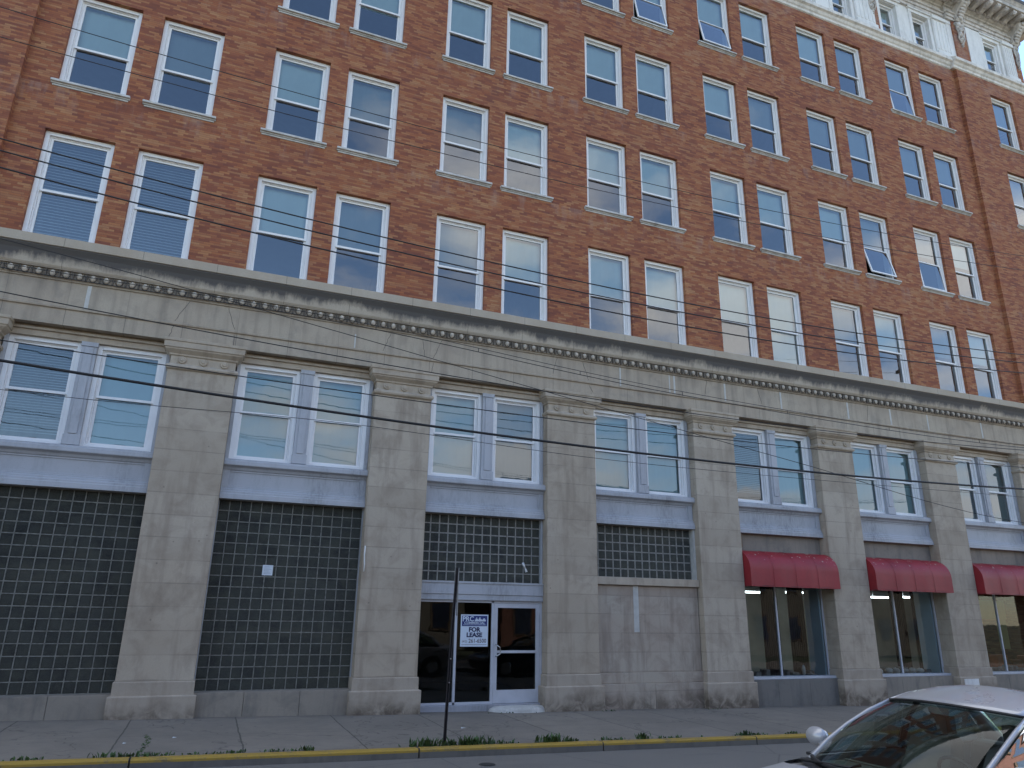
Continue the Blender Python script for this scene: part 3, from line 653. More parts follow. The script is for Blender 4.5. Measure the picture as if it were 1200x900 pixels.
        for a,b in ((x0+.04,mid-.022),(mid+.022,x1-.04)):
            g=MB(); g.quad((a,.47,.46),(b,.47,.46),(b,.47,2.95),(a,.47,2.95)); g.build('glass',M['shopglass'],sw,fix=False)
        g=MB(); g.box(x0,x1,.22,.55,.40,.458); g.build('sill',M['alum'],sw,bevel=.006)
        plinth(x0,x1,.398,.14,M['plinthdark'] if i<4 else M['plinth'])
# small things fixed to the fabric
mb=MB(); mb.box(13.25,13.37,.12,.3,3.6,3.95); part(mb,'sign_bracket',simple('weathered_brown_timber',(.2,.14,.09),.9))
mb=MB(); mb.tube([(3.59,-.012,3.17),(3.585,-.02,3.0),(3.6,-.02,2.8),(3.595,-.012,2.65)],.014,6); part(mb,'cable_stub',M['white'])
mb=MB(); mb.box(20.42,20.98,-.089,-.076,.05,.33); part(mb,'white_paint_patch',M['white'])
mb=MB(); mb.tube([(7.29,.335,2.98),(7.3,.30,2.93),(7.33,.29,2.86)],[.03,.025,.02],6); mb.tube([(7.33,.29,2.86),(7.36,.29,2.78)],[.018,.035],6); part(mb,'spotlight',M['white'])
mb=MB(); mb.disc((-3.72,.22,6.62),.05,-.12,'y',0,12); mb.box(-3.8,-3.66,.2,.26,6.6,6.8); part(mb,'security_camera',M['black'],bevel=.01)
st=MB(); cx=7.15
pts=[(cx+.72*math.cos(a) if abs(math.cos(a))<1 else cx, 0) for a in [0]]
def halfring(rx,ry,z): return [(cx+rx*math.cos(math.pi+math.pi*k/14),.19+ry*math.sin(math.pi+math.pi*k/14)*1.0,z) for k in range(15)]
st.rings([halfring(.68,.36,-.6),halfring(.70,.38,-.12),halfring(.66,.36,-.05),halfring(.56,.33,-.01),halfring(.44,.28,.005)],0,False)
part(st,'door_step',M['sill'],bevel=.008)
# attic ----------------------------------------------------------
ZA=23.0; AZ0,AZ1=23.28,24.78
aw=[]; 
for b in range(-1,6):
    c=b*P+2.07+.05
    for s in (-.8725,.8725): aw.append(c+s+.0)
def attic(x0,x1,wins,y0):
    wall('attic_wall',x0,x1,ZA-.45,25.02,[(x-.46,x+.46,AZ0,AZ1) for x in wins],y0+.05,.3,M['white'],thick=.4)
attic(-4.27,25.35,aw,0); attic(XL,-4.27,[PAVX[0]+.1],-PV); attic(25.35,XR,[PAVX[1]+.1],-PV)
cache2={}
for j,x in enumerate(aw+[PAVX[0]+.1,PAVX[1]+.1]):
    yy=.06 if j<14 else -.14
    window(x,AZ0,.92,AZ1-AZ0,yy,.5,'g' if j%3 else 'r',sill=False,meet=.42)
def casing(x,y0):
    mb=MB(); z1=AZ1+.02
    mb.box(x-.60,x-.452,y0-.04,y0+.1,ZA+.1,z1); mb.box(x+.452,x+.60,y0-.04,y0+.1,ZA+.1,z1); mb.box(x-.60,x+.60,y0-.05,y0+.1,z1,z1+.14); mb.box(x-.66,x+.66,y0-.1,y0+.1,z1+.14,z1+.2)
    part(mb,'window_casing',M['white'],bevel=.006)
def flute(x0,x1,y0):
    mb=MB(); mb.box(x0,x1,y0-.06,y0+.1,ZA+.1,24.98); n=5; w=(x1-x0)/n
    for k in range(n):
        mb.sweep([(y0-.055,ZA+.35),(y0-.078,ZA+.4),(y0-.078,24.75),(y0-.055,24.8)],x0+k*w+.035,x0+(k+1)*w-.035)
    mb.box(x0-.03,x1+.03,y0-.12,y0+.1,24.84,25.0); mb.box(x0-.03,x1+.03,y0-.12,y0+.1,ZA+.1,ZA+.25)
    part(mb,'fluted_pilaster',M['white'],bevel=.006)
def brickpanel(x0,x1,y0,orn=False):
    mb=MB(); mb.box(x0,x1,y0-.012,y0+.1,ZA+.1,24.99); part(mb,'brick_panel',M['brick'])
    if orn:
        cx=(x0+x1)/2; o=MB(); s=min(1,(x1-x0)/.6)
        for dx,dz,r in [(0,24.62,.13),(-.12,24.7,.09),(.12,24.7,.09),(0,24.42,.1),(-.09,24.3,.07),(.09,24.3,.07),(0,24.15,.085),(-.06,24.02,.05),(.06,24.02,.05),(0,23.9,.05),(0,23.8,.03),(-.17,24.86,.1),(.17,24.86,.1),(0,24.9,.12)]:
            o.ball((cx+dx*s,y0-.04,dz),r*s,.06+r*.3,r*1.1,0,8,6)
        for sg in (-1,1):
            o.tube([(cx+sg*.17*s,y0-.06,24.85),(cx+sg*.22*s,y0-.08,24.6),(cx+sg*.14*s,y0-.08,24.4),(cx+sg*.17*s,y0-.06,24.2),(cx+sg*.05*s,y0-.05,23.95)],.03,6)
        part(o,'cartouche',M['cornice'],fix=False)
def console(x,y0,w=.42):
    o=MB(); prof=[(y0+.1,25.02),(y0-.10,25.02),(y0-.16,25.1),(y0-.14,25.22),(y0-.2,25.34),(y0-.34,25.5),(y0-.5,25.62),(y0-.55,25.75),(y0-.5,25.9),(y0+.1,25.92)]
    o.sweep(prof,x-w/2,x+w/2)
    for sg in (-1,1):
        o.disc((x+sg*w/2,y0-.42,25.74),.12,sg*.035,'x',0,14); o.disc((x+sg*w/2,y0-.12,25.14),.07,sg*.03,'x',0,12)
    for k in range(7):
        t=k/6; yy=y0-.14-.38*t**1.2; zz=25.15+.6*t; o.ball((x,yy-.03,zz),w*.42*(.7+.3*math.sin(t*6)),.06,.075,0,8,6)
    part(o,'console',M['cornice'],bevel=.006,fix=False)
for b in range(-1,6):
    c=b*P+2.12; f1=c+.8725+.62; 
    for s in (-.8725,.8725): casing(c+s,.05)
    brickpanel(c-.8725-.62-.62+.02,c-.8725-.62,.0,b>=3); flute(f1,f1+.98,.02)
    console(c-.8725-.62-.3,.0)
for j,xw in enumerate(PAVX):
    y0=-PV; x=xw+.1; casing(x,y0+.05); flute(x+.66,x+1.28,y0+.02); flute(x-1.28+.0,x-.66,y0+.02) if j==0 else None
    brickpanel(x-2.22,x-1.5,y0,True) if j else None
    if j:
        f=MB(); f.box(x-1.48,x-.62,y0-.03,y0+.12,ZA+.1,24.98); part(f,'fluted_pilaster',M['white'],bevel=.006)
        brickpanel(x+1.3,x+1.66,y0,True); console(x-1.86,y0); console(x+1.48,y0)
def band(x0,x1,y0,ends):
    mb=MB(); mb.sweep([(y0+.4,22.55),(y0,22.55),(y0-.04,22.58),(y0-.05,22.66),(y0-.09,22.7),(y0-.13,22.78),(y0-.2,22.83),(y0-.2,22.96),(y0-.17,22.99),(y0+.0,23.08),(y0+.02,23.12),(y0+.4,23.12)],x0,x1)
    part(mb,'belt_course',M['whitestone'],bevel=.006)
band(-4.27,25.35-.2,0,0); band(25.35-.2,XR+.2,-PV,0); band(XL-.2,-4.27+.2,-PV,0)
def topent(x0,x1,y0):
    mb=MB(); mb.sweep([(y0+.5,25.02),(y0-.04,25.02),(y0-.04,25.14),(y0-.08,25.15),(y0-.08,25.27),(y0-.14,25.29),(y0-.14,25.33),(y0-.02,25.36),(y0-.02,25.62),(y0-.08,25.64),(y0-.1,25.68),(y0-.2,25.72),(y0-.22,25.94),(y0+.5,25.94)],x0,x1)
    x=x0+.05
    while x<x1-.1: mb.box(x,x+.09,y0-.27,y0-.2,25.76,25.88); x+=.16
    part(mb,'top_entablature',M['cornice'],bevel=.005)
topent(-4.27,25.35,0); topent(25.35-.05,XR+.03,-PV); topent(XL-.03,-4.27+.05,-PV)
mb=MB(); x=XL-.6
while x<XR+.7:
    mb.sweep([(-.2,25.945),(-.24,25.76),(-.45,25.72),(-.62,25.80),(-.8,25.78),(-.93,25.84),(-.93,25.945)],x,x+.2); mb.ball((x+.1,-.86,25.82),.09,.07,.06); x+=.47
part(mb,'modillions',M['cornice'],fix=False)
mb=MB(); prof=[(.5,25.95),(-.98,25.95),(-.98,26.10),(-1.0,26.12),(-1.04,26.2),(-1.08,26.24),(.5,26.24)]
mb.sweep(prof,XL-.9,XR+.9); part(mb,'main_cornice',M['cornice'],bevel=.006)
mb=MB(); mb.sweep([(.5,26.243),(-1.08,26.243),(-1.12,26.38),(-1.1,26.42),(.5,26.42)],XL-.95,XR+.95); part(mb,'gutter',M['gutter'])
# body: side walls, back, roof, slabs
mb=MB(); mb.box(XL+.01,XL+.4,.5,18,-1,26.2); mb.box(XR-.4,XR-.01,.5,18,-1,26.2); mb.box(XL+.4,XR-.4,17.6,18,-1,26.2)
part(mb,'rear_walls',M['brick'])
mb=MB(); mb.box(XL+.4,XR-.4,.45,17.6,26.0,26.3); part(mb,'roof',M['gutter'])
mb=MB()
for z in (4.15,8.3,11.75,15.29,18.82,22.36): mb.box(XL+.41,XR-.41,.62,17.5,z-.1,z+.15)
mb.box(XL+.41,XR-.41,7.0,7.2,4.3,26.0)
for k in range(-1,8): mb.box(k*P-.08,k*P+.08,.62,6.9,4.3,26)
part(mb,'interior_floors',M['room'])
# ground floor rooms
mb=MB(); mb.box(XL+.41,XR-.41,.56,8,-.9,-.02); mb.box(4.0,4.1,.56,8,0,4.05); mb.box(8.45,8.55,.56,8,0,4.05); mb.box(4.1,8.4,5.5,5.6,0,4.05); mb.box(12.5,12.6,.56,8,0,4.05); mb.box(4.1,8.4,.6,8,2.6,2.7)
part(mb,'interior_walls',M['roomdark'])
mb=MB(); mb.box(12.7,XR-.5,6.5,6.6,0,2.9); mb.box(12.7,XR-.5,.56,6.5,2.90,2.96); part(mb,'shop_back_wall',M['room'])
sh=MB()
for b in (3,4): 
    x1=(b+1)*P-.648; sh.box(x1-.07,x1-.03,.52,1.05,.2,2.88)
part(sh,'display_partition',M['shopblue'])
cu=MB()
for b,x in ((3,15.35),(3,16.3),(4,20.3),(4,21.2)):
    for k in range(8):
        y=1.9; cu.tube([(x+k*.07,y,.3),(x+k*.07,y,2.88)],.04,6)
part(cu,'curtain',M['curtain'],fix=False)
mb=MB(); mb.box(24.0,25.4,1.9,1.95,1.93,2.52); mb.box(24.95,25.35,1.9,1.95,1.0,1.93); part(mb,'display_board',M['yellow_wall'])
mb=MB()
for x,z,w,h in [(24.1,.2,.5,.65),(24.75,.2,.5,.5),(25.4,.2,.7,.62)]: mb.box(x,x+w,1.5,1.8,z,z+h)
part(mb,'orange_goods',M['orange'],bevel=.04)
mb=MB()
r2=random.Random(3)
for b in (3,4,5):
    for k in range(12):
        x=b*P+.8+r2.random()*2.5; w=.08+.15*r2.random(); mb.box(x,x+w,.62+r2.random()*.3,.95+r2.random()*.2,.15,.44+.16*r2.random())
part(mb,'window_display_goods',M['merch'],bevel=.02)
mb=MB()
for k in range(8):
    x=17.6+k*.3+r2.random()*.1; mb.ball((x,.75,.5),.13,.1,.05+.04*r2.random(),0,8,5)
mb.ball((15.6,.8,.55),.05,.05,.14); part(mb,'white_display_goods',M['merchwhite'],fix=False)
for (x,y,z,w) in [(15.5,3,2.57,1.2),(17.3,3,2.6,.85),(20.75,3,2.53,.8),(22.1,3,2.56,.8),(20.2,4.4,2.6,1.2),(25.6,3,2.5,1.2),(16.0,5.2,2.7,1.1)]:
    mb=MB(); mb.box(x,x+w,y,y+.10,z,z+.05); t_=part(mb,'ceiling_light',M['tube']); mb=MB(); mb.tube([(x+.1,y+.05,z+.05),(x+.1,y+.05,2.9)],.006,4); mb.build('hanger',M['alum'],t_)
# ------------------------------------------------------------------ sign and notice
def text(s,size,x,z,y,mat,parent,sx=1,bold=0,align='CENTER'):
    cu=bpy.data.curves.new('lettering','FONT'); cu.body=s; cu.size=size; cu.align_x=align; cu.align_y='CENTER'; cu.extrude=.0006; cu.offset=bold; cu.resolution_u=3
    o=bpy.data.objects.new('tmp',cu); COL.objects.link(o); bpy.context.view_layer.update()
    me=bpy.data.meshes.new_from_object(o.evaluated_get(bpy.context.evaluated_depsgraph_get())); bpy.data.objects.remove(o)
    me.materials.clear(); me.materials.append(mat)
    t=bpy.data.objects.new('lettering',me); COL.objects.link(t); t.parent=parent; t.location=(x,y,z); t.rotation_euler=(R(90),0,0); t.scale=(sx,1,1); return t
SG=tag(empty('lease_sign',(6.155,.312,1.18)),'white and navy FOR LEASE sign on the glass left of the door','sign')
mb=MB(); mb.box(-.315,.315,0,.008,0,.66); mb.build('sign_board',M['signwhite'],SG)
mb=MB(); mb.box(-.29,.29,-.003,.0,.42,.635); mb.build('header_field',M['navy'],SG)
text('PRC',.145,-.15,.565,-.0045,M['signwhite'],SG,1.0,.003)
mb=MB()
for k,h in enumerate([.03,.055,.08,.05,.035,.06,.085,.055,.04,.03,.05,.065,.06,.035]): mb.box(.0+k*.0185,.0+k*.0185+.0165,-.0045,-.0031,.52,.52+h)
mb.build('skyline_emblem',M['signwhite'],SG)
text('COMMERCIAL',.068,0,.484,-.0045,M['signwhite'],SG,1.12,.001)
mb=MB(); mb.box(-.26,.26,-.0045,-.0031,.443,.450); mb.build('header_rule',M['signwhite'],SG)
text('FOR',.125,0,.345,-.002,M['ink'],SG,1.1,.006); text('LEASE',.125,0,.235,-.002,M['ink'],SG,1.1,.006)
text('(412)',.06,-.22,.105,-.002,M['redink'],SG,.9,0); text('261-6500',.115,.075,.115,-.002,M['redink'],SG,.93,.001)
mb=MB(); 
for k in range(22): mb.box(-.28+k*.026,-.28+k*.026+.018,-.002,-.0005,.032,.043)
mb.build('small_print_line',M['redink'],SG)
NTc=tag(empty('paper_notice',(1.735,.338,2.53)),'small white paper notice stuck on the glass blocks','notice')
mb=MB(); mb.box(-.1,.1,0,.004,0,.2); mb.build('paper',M['paper'],NTc)
mb=MB()
for k in range(6): mb.box(-.07,.07-.02*(k%3),-.0012,0,.03+.027*k,.037+.027*k)
mb.build('print_lines',simple('faded_print',(.3,.35,.42),.8),NTc)
# ------------------------------------------------------------------ leaning post
PO=tag(empty('sign_post',(4.335,-3.66,gz(4.3)-.05)),'bare dark steel channel post leaning at the yellow curb, its sign gone','post')
mb=MB()
def upost(z,off):
    w=.026; d=.02
    return [(off-w,-d,z),(off-w*.5,-d,z),(off-w*.4,d*.6,z),(off+w*.4,d*.6,z),(off+w*.5,-d,z),(off+w,-d,z),(off+w,-d+.004,z),(off+w*.6,-d+.004,z),(off+w*.45,d,z),(off-w*.45,d,z),(off-w*.6,-d+.004,z),(off-w,-d+.004,z)]
mb.rings([upost(0,0),upost(1.4,.045),upost(2.70,.105)],0)
mb.build('post',M['rust'],PO)
mb=MB(); mb.box(.125,.14,-.02,.02,1.95,2.7); mb.build('galvanised_edge',M['steelface'],PO)
for z in (.95,1.3):
    mb=MB(); mb.disc((.06*z/1.6+.0,-.02,z),.012,-.02,'y',0,8); mb.build('bolt',M['chrome'],PO)
mb=MB(); mb.disc((4.74,-4.5,gz(4.74)-.129),.12,.006,'z',0,20); mb.disc((4.74,-4.5,gz(4.74)-.123),.09,.003,'z',0,20)
tag(mb.build('valve_cover',M['iron']),'small round iron valve cover set in the road by the yellow curb','valve cover')
for k,(x,y,s) in enumerate([(-.15,-2.6,.03),(.5,-2.2,.035),(5.2,-2.0,.05)]):
    mb=MB(); mb.add([(x-s,y-s*.6,gz(x)+.004),(x+s,y-s*.4,gz(x)+.01),(x+s*.7,y+s*.7,gz(x)+.004),(x-s*.8,y+s*.5,gz(x)+.015)],[(0,1,2,3)])
    tag(mb.build('litter',M['paper'],fix=False),['leftmost tiny white scrap of litter on the pavement','tiny white scrap of litter near the first stone pilaster','white scrap of litter on the pavement before the door'][k],'litter')
# ------------------------------------------------------------------ wires and their poles
PX0,PX1=-9.3,26.2; WY=-4.3
def fitq(pts):
    # least squares quadratic
    S=[sum(p[0]**k for p in pts) for k in range(5)]; T=[sum(p[1]*p[0]**k for p in pts) for k in range(3)]
    A=Matrix(((S[0],S[1],S[2]),(S[1],S[2],S[3]),(S[2],S[3],S[4]))); return A.inverted()@Vector(T)
wires=[('A',[(-2.29,5.02),(2.26,4.81),(8.54,4.68),(17.93,4.81)],.021,'thick black cable, the lowest and heaviest crossing the pilasters'),
('B',[(-2.35,5.31),(2.23,5.16),(8.57,5.14),(18.08,5.33)],.008,'thin black wire just above the thick lowest cable'),
('C',[(-2.48,5.99),(2.18,5.75),(5.64,5.61),(8.6,5.57),(18,5.75)],.008,'thin wire grazing the pilaster capitals'),
('D1',[(-2.94,8.34),(1.99,8.0),(8.75,7.87),(18.94,8.27)],.011,'top wire of the three running across the lowest brick floor windows'),
('D2',[(-2.9,8.14),(2.0,7.81),(8.74,7.64),(18.88,8.05)],.011,'middle wire of the three running across the lowest brick floor windows'),
('D3',[(-2.85,7.87),(2.03,7.53),(8.72,7.35),(18.79,7.77)],.012,'bottom wire of the three running across the lowest brick floor windows'),
('a',[(-3.37,10.56),(1.78,10.39),(8.92,10.45),(19.8,11.21)],.0065,'uppermost thin wire against the brick wall'),
('b',[(-3.27,10.04),(1.82,9.91),(9.83,10.07),(19.67,10.76)],.0065,'second highest thin wire against the brick wall')]
for nm,pts,r,lab in wires:
    q=fitq(pts); n=40; P3=[(PX0+(PX1-PX0)*k/n,WY,0) for k in range(n+1)]
    P3=[(x,WY,q[0]+q[1]*x+q[2]*x*x) for x,_,_ in P3]
    mb=MB(); mb.tube(P3,r,6); tag(mb.build('overhead_wire',M['cable'],fix=False),lab,'wire','overhead wires along the street')
def drop(pts,r,lab,rungs=False):
    # smooth through the points
    out=[]
    for i in range(len(pts)-1):
        p0=Vector(pts[max(i-1,0)]);p1=Vector(pts[i]);p2=Vector(pts[i+1]);p3=Vector(pts[min(i+2,len(pts)-1)])
        for k in range(10):
            t=k/10; out.append(.5*((2*p1)+(-p0+p2)*t+(2*p0-5*p1+4*p2-p3)*t*t+(-p0+3*p1-3*p2+p3)*t**3))
    out.append(Vector(pts[-1])); mb=MB(); mb.tube(out,r,6)
    if rungs:
        o2=[p+Vector((0,0,.07)) for p in out]; mb.tube(o2,r*.8,6)
        for k in range(3,len(out),3): mb.tube([out[k],o2[k]],.006,4)
    tag(mb.build('overhead_wire',M['cable'],fix=False),lab,'wire','overhead wires along the street')
drop([(PX0,WY,6.6),(-2.55,WY,6.35),(2.13,WY,6.31),(8.62,WY,5.91),(17.6,WY,5.8),(PX1,WY,6.3)],.0065,'doubled wire with short spacers crossing the stone frieze',True)
drop([(PX0,WY,7.4),(-2.4,WY,6.75),(2.15,WY,6.14),(5.64,WY,5.63),(11.13,WY,4.86),(17.25,WY,4.05),(PX1,WY,3.9)],.006,'thin wire slanting down from the frieze towards the red awnings')
drop([(PX0,WY,4.9),(-2.21,WY,4.62),(2.27,WY,4.66),(7.8,WY,4.5),(17.8,WY,4.62),(PX1,WY,4.8)],.0045,'faintest thin wire just below the thick lowest cable')
def pole(x,lab):
    o=tag(empty('utility_pole',(x,WY,gz(x)-.1)),lab,'utility pole','utility poles along the curb')
    mb=MB(); mb.tube([(0,0.15,0),(0,.15,6),(0,.15,13)],[.17,.145,.11],12); mb.build('pole',M['timber'],o)
    for z,w in ((12.2 if x>0 else 12.4,1.2),(9.0,.9)):
        mb=MB(); mb.box(-.06,.06,-w*.4,w*.9,z-.06,z+.06); mb.build('crossarm',M['timber'],o,bevel=.01)
    mb=MB(); mb.tube([(.0,.55,9.6),(.0,.55,10.5)],.24,12); mb.build('transformer',M['plinth'],o)
pole(PX0,'wooden utility pole at the left end of the wires'); pole(PX1,'wooden utility pole at the right end of the wires')
# ------------------------------------------------------------------ car
def make_car(paint):
    C=empty('parked_car'); 
    # body shell: half sections (y,z) from sill to hood centre
    def sec(x,w,zb,zs,zt,zc,inset=.12):
        pts=[(w*.86,zb),(w*.97,zb+.1),(w,zb+.28),(w*.99,zs),(w*.965,zt-.05),(w-inset,zt),(w*.6,zt+(zc-zt)*.6),(w*.3,zt+(zc-zt)*.9),(0,zc)]
        return [(x,y,z) for y,z in pts]+[(x,-y,z) for y,z in reversed(pts[:-1])]
    S=[(2.38,.62,.36,.46,.52,.54),(2.33,.74,.27,.5,.62,.66),(2.2,.82,.22,.55,.70,.745),(1.9,.875,.2,.6,.77,.82),(1.5,.895,.2,.65,.84,.89),(1.1,.9,.2,.7,.90,.945),(.72,.9,.2,.72,.925,.95),(.2,.9,.2,.73,.94,.95),(-.5,.9,.2,.74,.95,.96),(-1.2,.9,.2,.75,.965,.975),(-1.75,.895,.2,.75,.97,1.0),(-2.1,.87,.24,.74,.96,1.0),(-2.32,.8,.3,.7,.93,.98),(-2.42,.68,.38,.6,.8,.84)]
    mb=MB(); rings=[sec(*s) for s in S]; n=len(rings[0]); b0=len(mb.v)
    for r in rings: mb.v+=r
    for k in range(len(rings)-1):
        for i in range(n-1):
            cabin=5<=k<=9
            if cabin and 5<=i<=n-7: continue
            mb.f.append((b0+k*n+i,b0+k*n+i+1,b0+(k+1)*n+i+1,b0+(k+1)*n+i)); mb.m.append(0); mb.sm.append(True)
        mb.f.append((b0+k*n+n-1,b0+k*n,b0+(k+1)*n,b0+(k+1)*n+n-1)); mb.m.append(1); mb.sm.append(False)
    mb.f.append(tuple(range(b0,b0+n))); mb.m.append(0); mb.sm.append(True); q=b0+(len(rings)-1)*n; mb.f.append(tuple(range(q,q+n))); mb.m.append(0); mb.sm.append(True)
    mb.build('body',[paint,M['black']],C,sub=2)
    # curves of the glasshouse: front base, front top, rear top, rear base
    def lerp(a,b,t): return a+(b-a)*t
    def fb(v): return Vector((1.08-.36*v*v,.75*v,.925+.02*(1-v*v)))        # v -1..1
    def ft(v): return Vector((-.02-.20*v*v,.65*v,1.435-.045*v*v))
    def rt(v): return Vector((-1.3+.12*v*v,.64*v,1.41-.05*v*v))
    def rb(v): return Vector((-1.85+.18*v*v,.70*v,.985))
    def grid(f,nu,nv,mat,name,thick=.006,smooth=True):
        g=MB(); b=0
        for i in range(nu+1):
            for j in range(nv+1): g.v.append(tuple(f(i/nu,-1+2*j/nv)))
        for i in range(nu):
            for j in range(nv):
                a=i*(nv+1)+j; g.f.append((a,a+1,a+nv+2,a+nv+1)); g.m.append(0); g.sm.append(smooth)
        o=g.build(name,mat,C,fix=False); 
        if thick: m=o.modifiers.new('s','SOLIDIFY'); m.thickness=thick; m.offset=0
        return o
    def scr(u,v):
        p=fb(v*.965).lerp(ft(v*.965),.03+.94*u); p+=Vector((.35,0,.9)).normalized()*.05*math.sin(math.pi*u); return p
    grid(scr,8,12,M['carglass'],'windscreen',0)
    def rscr(u,v):
        p=rb(v*.95).lerp(rt(v*.95),.04+.92*u); p+=Vector((-.4,0,.9)).normalized()*.04*math.sin(math.pi*u); return p
    grid(rscr,6,10,M['carglass'],'rear_window',0)
    def roof(u,v):
        p=ft(v).lerp(rt(v),u); p.z+=.13*math.sin(math.pi*u)*(1-.35*v*v); return p
    grid(roof,14,16,paint,'roof',.02)
    def side(sg):
        def zt(u): 
            p=ft(1).lerp(rt(1),u); return p.x,p.y+.012,p.z+.13*math.sin(math.pi*u)*.65-.02
        g=MB(); N=14; 
        for i in range(N+1):
            u=i/N; xt,yt,z=zt(u); xb=lerp(.70,-1.66,u); g.v.append((xb,sg*.785,.955)); g.v.append((lerp(xb,xt,.5),sg*(.5*(.785+yt)+.03),.5*(.955+z))); g.v.append((xt,sg*yt,z))
        for i in range(N):
            for j in range(2): a=i*3+j; g.f.append((a,a+1,a+4,a+3)); g.m.append(0); g.sm.append(True)
        g.build('side_window',M['carglass'],C,fix=False)
        p=MB()
        A=[fb(sg*1.0)+Vector((-.0,sg*.02,-.02))]; B=ft(sg*1.0); 
        mid=A[0].lerp(B,.5)+Vector((.02,sg*.03,.035))
        p.tube([A[0],A[0].lerp(B,.25)+Vector((.015,sg*.022,.028)),mid,A[0].lerp(B,.75)+Vector((.015,sg*.022,.028)),B],[.026,.022,.02,.02,.02],8)
        top=[ft(sg)+Vector((0,0,0))]+[Vector((zt(k/8)[0],sg*zt(k/8)[1],zt(k/8)[2]+.012)) for k in range(1,8)]+[rt(sg)]
        p.tube(top,.02,8)
        p.tube([rt(sg),rb(sg).lerp(rt(sg),.5)+Vector((-.02,sg*.03,.03)),rb(sg)+Vector((-.02,sg*.03,-.03))],[.04,.06,.09],8)
        p.build('pillar',paint,C,fix=False)
        bp=MB(); bp.tube([(-.42,sg*.785,.95),(-.45,sg*.72,1.17),(-.5,sg*.60,1.37)],.032,6); bp.build('door_pillar',M['black'],C)
        w=MB(); w.tube([(.72,sg*.80,.95),(-.4,sg*.805,.955),(-1.6,sg*.79,.965)],.014,6); w.build('window_trim',M['black'],C)
        # mirror
        m=MB(); m.ball((.40,sg*1.0,1.05),.07,.125,.085,0,14,10); m.tube([(.45,sg*.82,.97),(.42,sg*.93,1.0)],.03,6); mo=m.build('wing_mirror',paint,C,fix=False)
        g2=MB(); g2.ball((.345,sg*1.0,1.05),.018,.10,.065,0,12,8); g2.build('mirror_glass',M['chrome'],mo)
    side(1); side(-1)
    tr=MB(); tr.tube([ft(v/8)+Vector((.012,0,.004)) for v in range(-8,9)],.012,6); tr.build('windscreen_trim',M['black'],C); tr=MB(); tr.tube([scr(0,v/8)+Vector((.02,0,0)) for v in range(-8,9)],.02,6); tr.build('windscreen_trim',M['black'],C)
    cw=MB(); N=12
    for j in range(N+1):
        v=-1+2*j/N; a=fb(v); cw.v.append((a.x-.05,a.y,a.z-.01)); cw.v.append((a.x+.13-.02*v*v,a.y*1.02,a.z+.004))
    for j in range(N): a=j*2; cw.f.append((a,a+1,a+3,a+2)); cw.m.append(0); cw.sm.append(True)
    cw.build('cowl',M['black'],C,fix=False)
    for y0,y1 in ((-.55,.0),(.02,.6)):
        w=MB(); w.tube([(1.12-.3*y0*y0,y0,.955),(1.0-.2*y1*y1,y1-.03,.985),(.93-.3*y1*y1,y1+.02,1.005)],.011,6); w.build('wiper',M['black'],C)
    d=MB(); d.box(.38,1.0,-.70,.70,.62,.90); d.sweep([(-.68,.9),(.68,.9),(.66,.915),(-.66,.915)],.38,.42) ; d.build('dashboard',M['seat'],C,bevel=.04)
    fl=MB(); fl.box(-1.7,1.0,-.76,.76,.3,.36); fl.box(-1.85,-1.3,-.7,.7,.36,.9); fl.build('cabin_floor',M['black'],C)
    for y in (-.38,.38):
        s=MB(); s.rings([[(a,y-.25*k,z),(a,y+.25*k,z),(b,y+.25*k,z),(b,y-.25*k,z)] for a,b,z,k in ((-.32,-.12,.5,1),(-.4,-.2,.8,1),(-.5,-.34,1.08,.85),(-.53,-.4,1.12,.6))],0)
        s.box(-.25,.3,y-.25,y+.25,.36,.52); s.box(-.55,-.43,y-.12,y+.12,1.13,1.28); s.tube([(-.48,y-.06,1.08),(-.49,y-.06,1.16)],.008,5); s.tube([(-.48,y+.06,1.08),(-.49,y+.06,1.16)],.008,5)
        s.build('seat',M['seat'],C,bevel=.04)
    s=MB(); s.rings([[(a,-.62,z),(a,.62,z),(b,.62,z),(b,-.62,z)] for a,b,z in ((-1.2,-1.0,.5),(-1.35,-1.15,1.02))],0); s.build('rear_bench',M['seat'],C,bevel=.05)
    st=MB(); cc=Vector((.28,.38,.93)); ax=Vector((.9,0,-.42)).normalized(); e1=Vector((0,1,0)); e2=ax.cross(e1)
    st.tube([cc+(e1*math.cos(a)+e2*math.sin(a))*.18 for a in [2*math.pi*k/20 for k in range(21)]],.015,6); st.tube([cc-e1*.17,cc+e1*.17],.018,6); st.tube([cc,cc+ax*.25],.03,6); st.build('steering_wheel',M['black'],C)
    rm=MB(); rm.box(.15,.18,-.12,.12,1.24,1.30); rm.build('rear_view_mirror',M['black'],C,bevel=.01)
    for x in (1.42,-1.42):
        for y in (-.80,.80):
            sg=1 if y>0 else -1
            a=MB(); a.disc((x,y-sg*.15,.31),.37,sg*.252,'y',0,28); a.build('wheel_arch',M['black'],C)
            w=MB(); w.disc((x,y-sg*.11,.31),.315,sg*.22,'y',0,28); wo=w.build('wheel',M['rubber'],C,bevel=.02)
            h=MB(); h.disc((x,y+sg*.105,.31),.21,sg*.012,'y',0,20,.19); h.disc((x,y+sg*.117,.31),.05,sg*.01,'y',0,12); h.build('rim',M['chrome'],wo)
    for y in (-.62,.62):
        h=MB(); h.ball((2.2,y,.62),.14,.17,.075,0,12,8); h.build('headlight',M['lampglass'],C)
        h=MB(); h.ball((-2.3,y,.80),.1,.17,.09,0,12,8); h.build('tail_light',M['redlens'],C)
    g=MB(); g.box(2.33,2.385,-.35,.35,.42,.56); g.build('grille',M['black'],C,bevel=.02)
    for x0,x1 in ((.7,-.42),(-.42,-1.35)):
        for sg in (-1,1):
            h=MB(); h.box(x1+.08,x1+.26,sg*.9-.012,sg*.9+.02,.80,.83); h.build('door_handle',paint,C,bevel=.006)
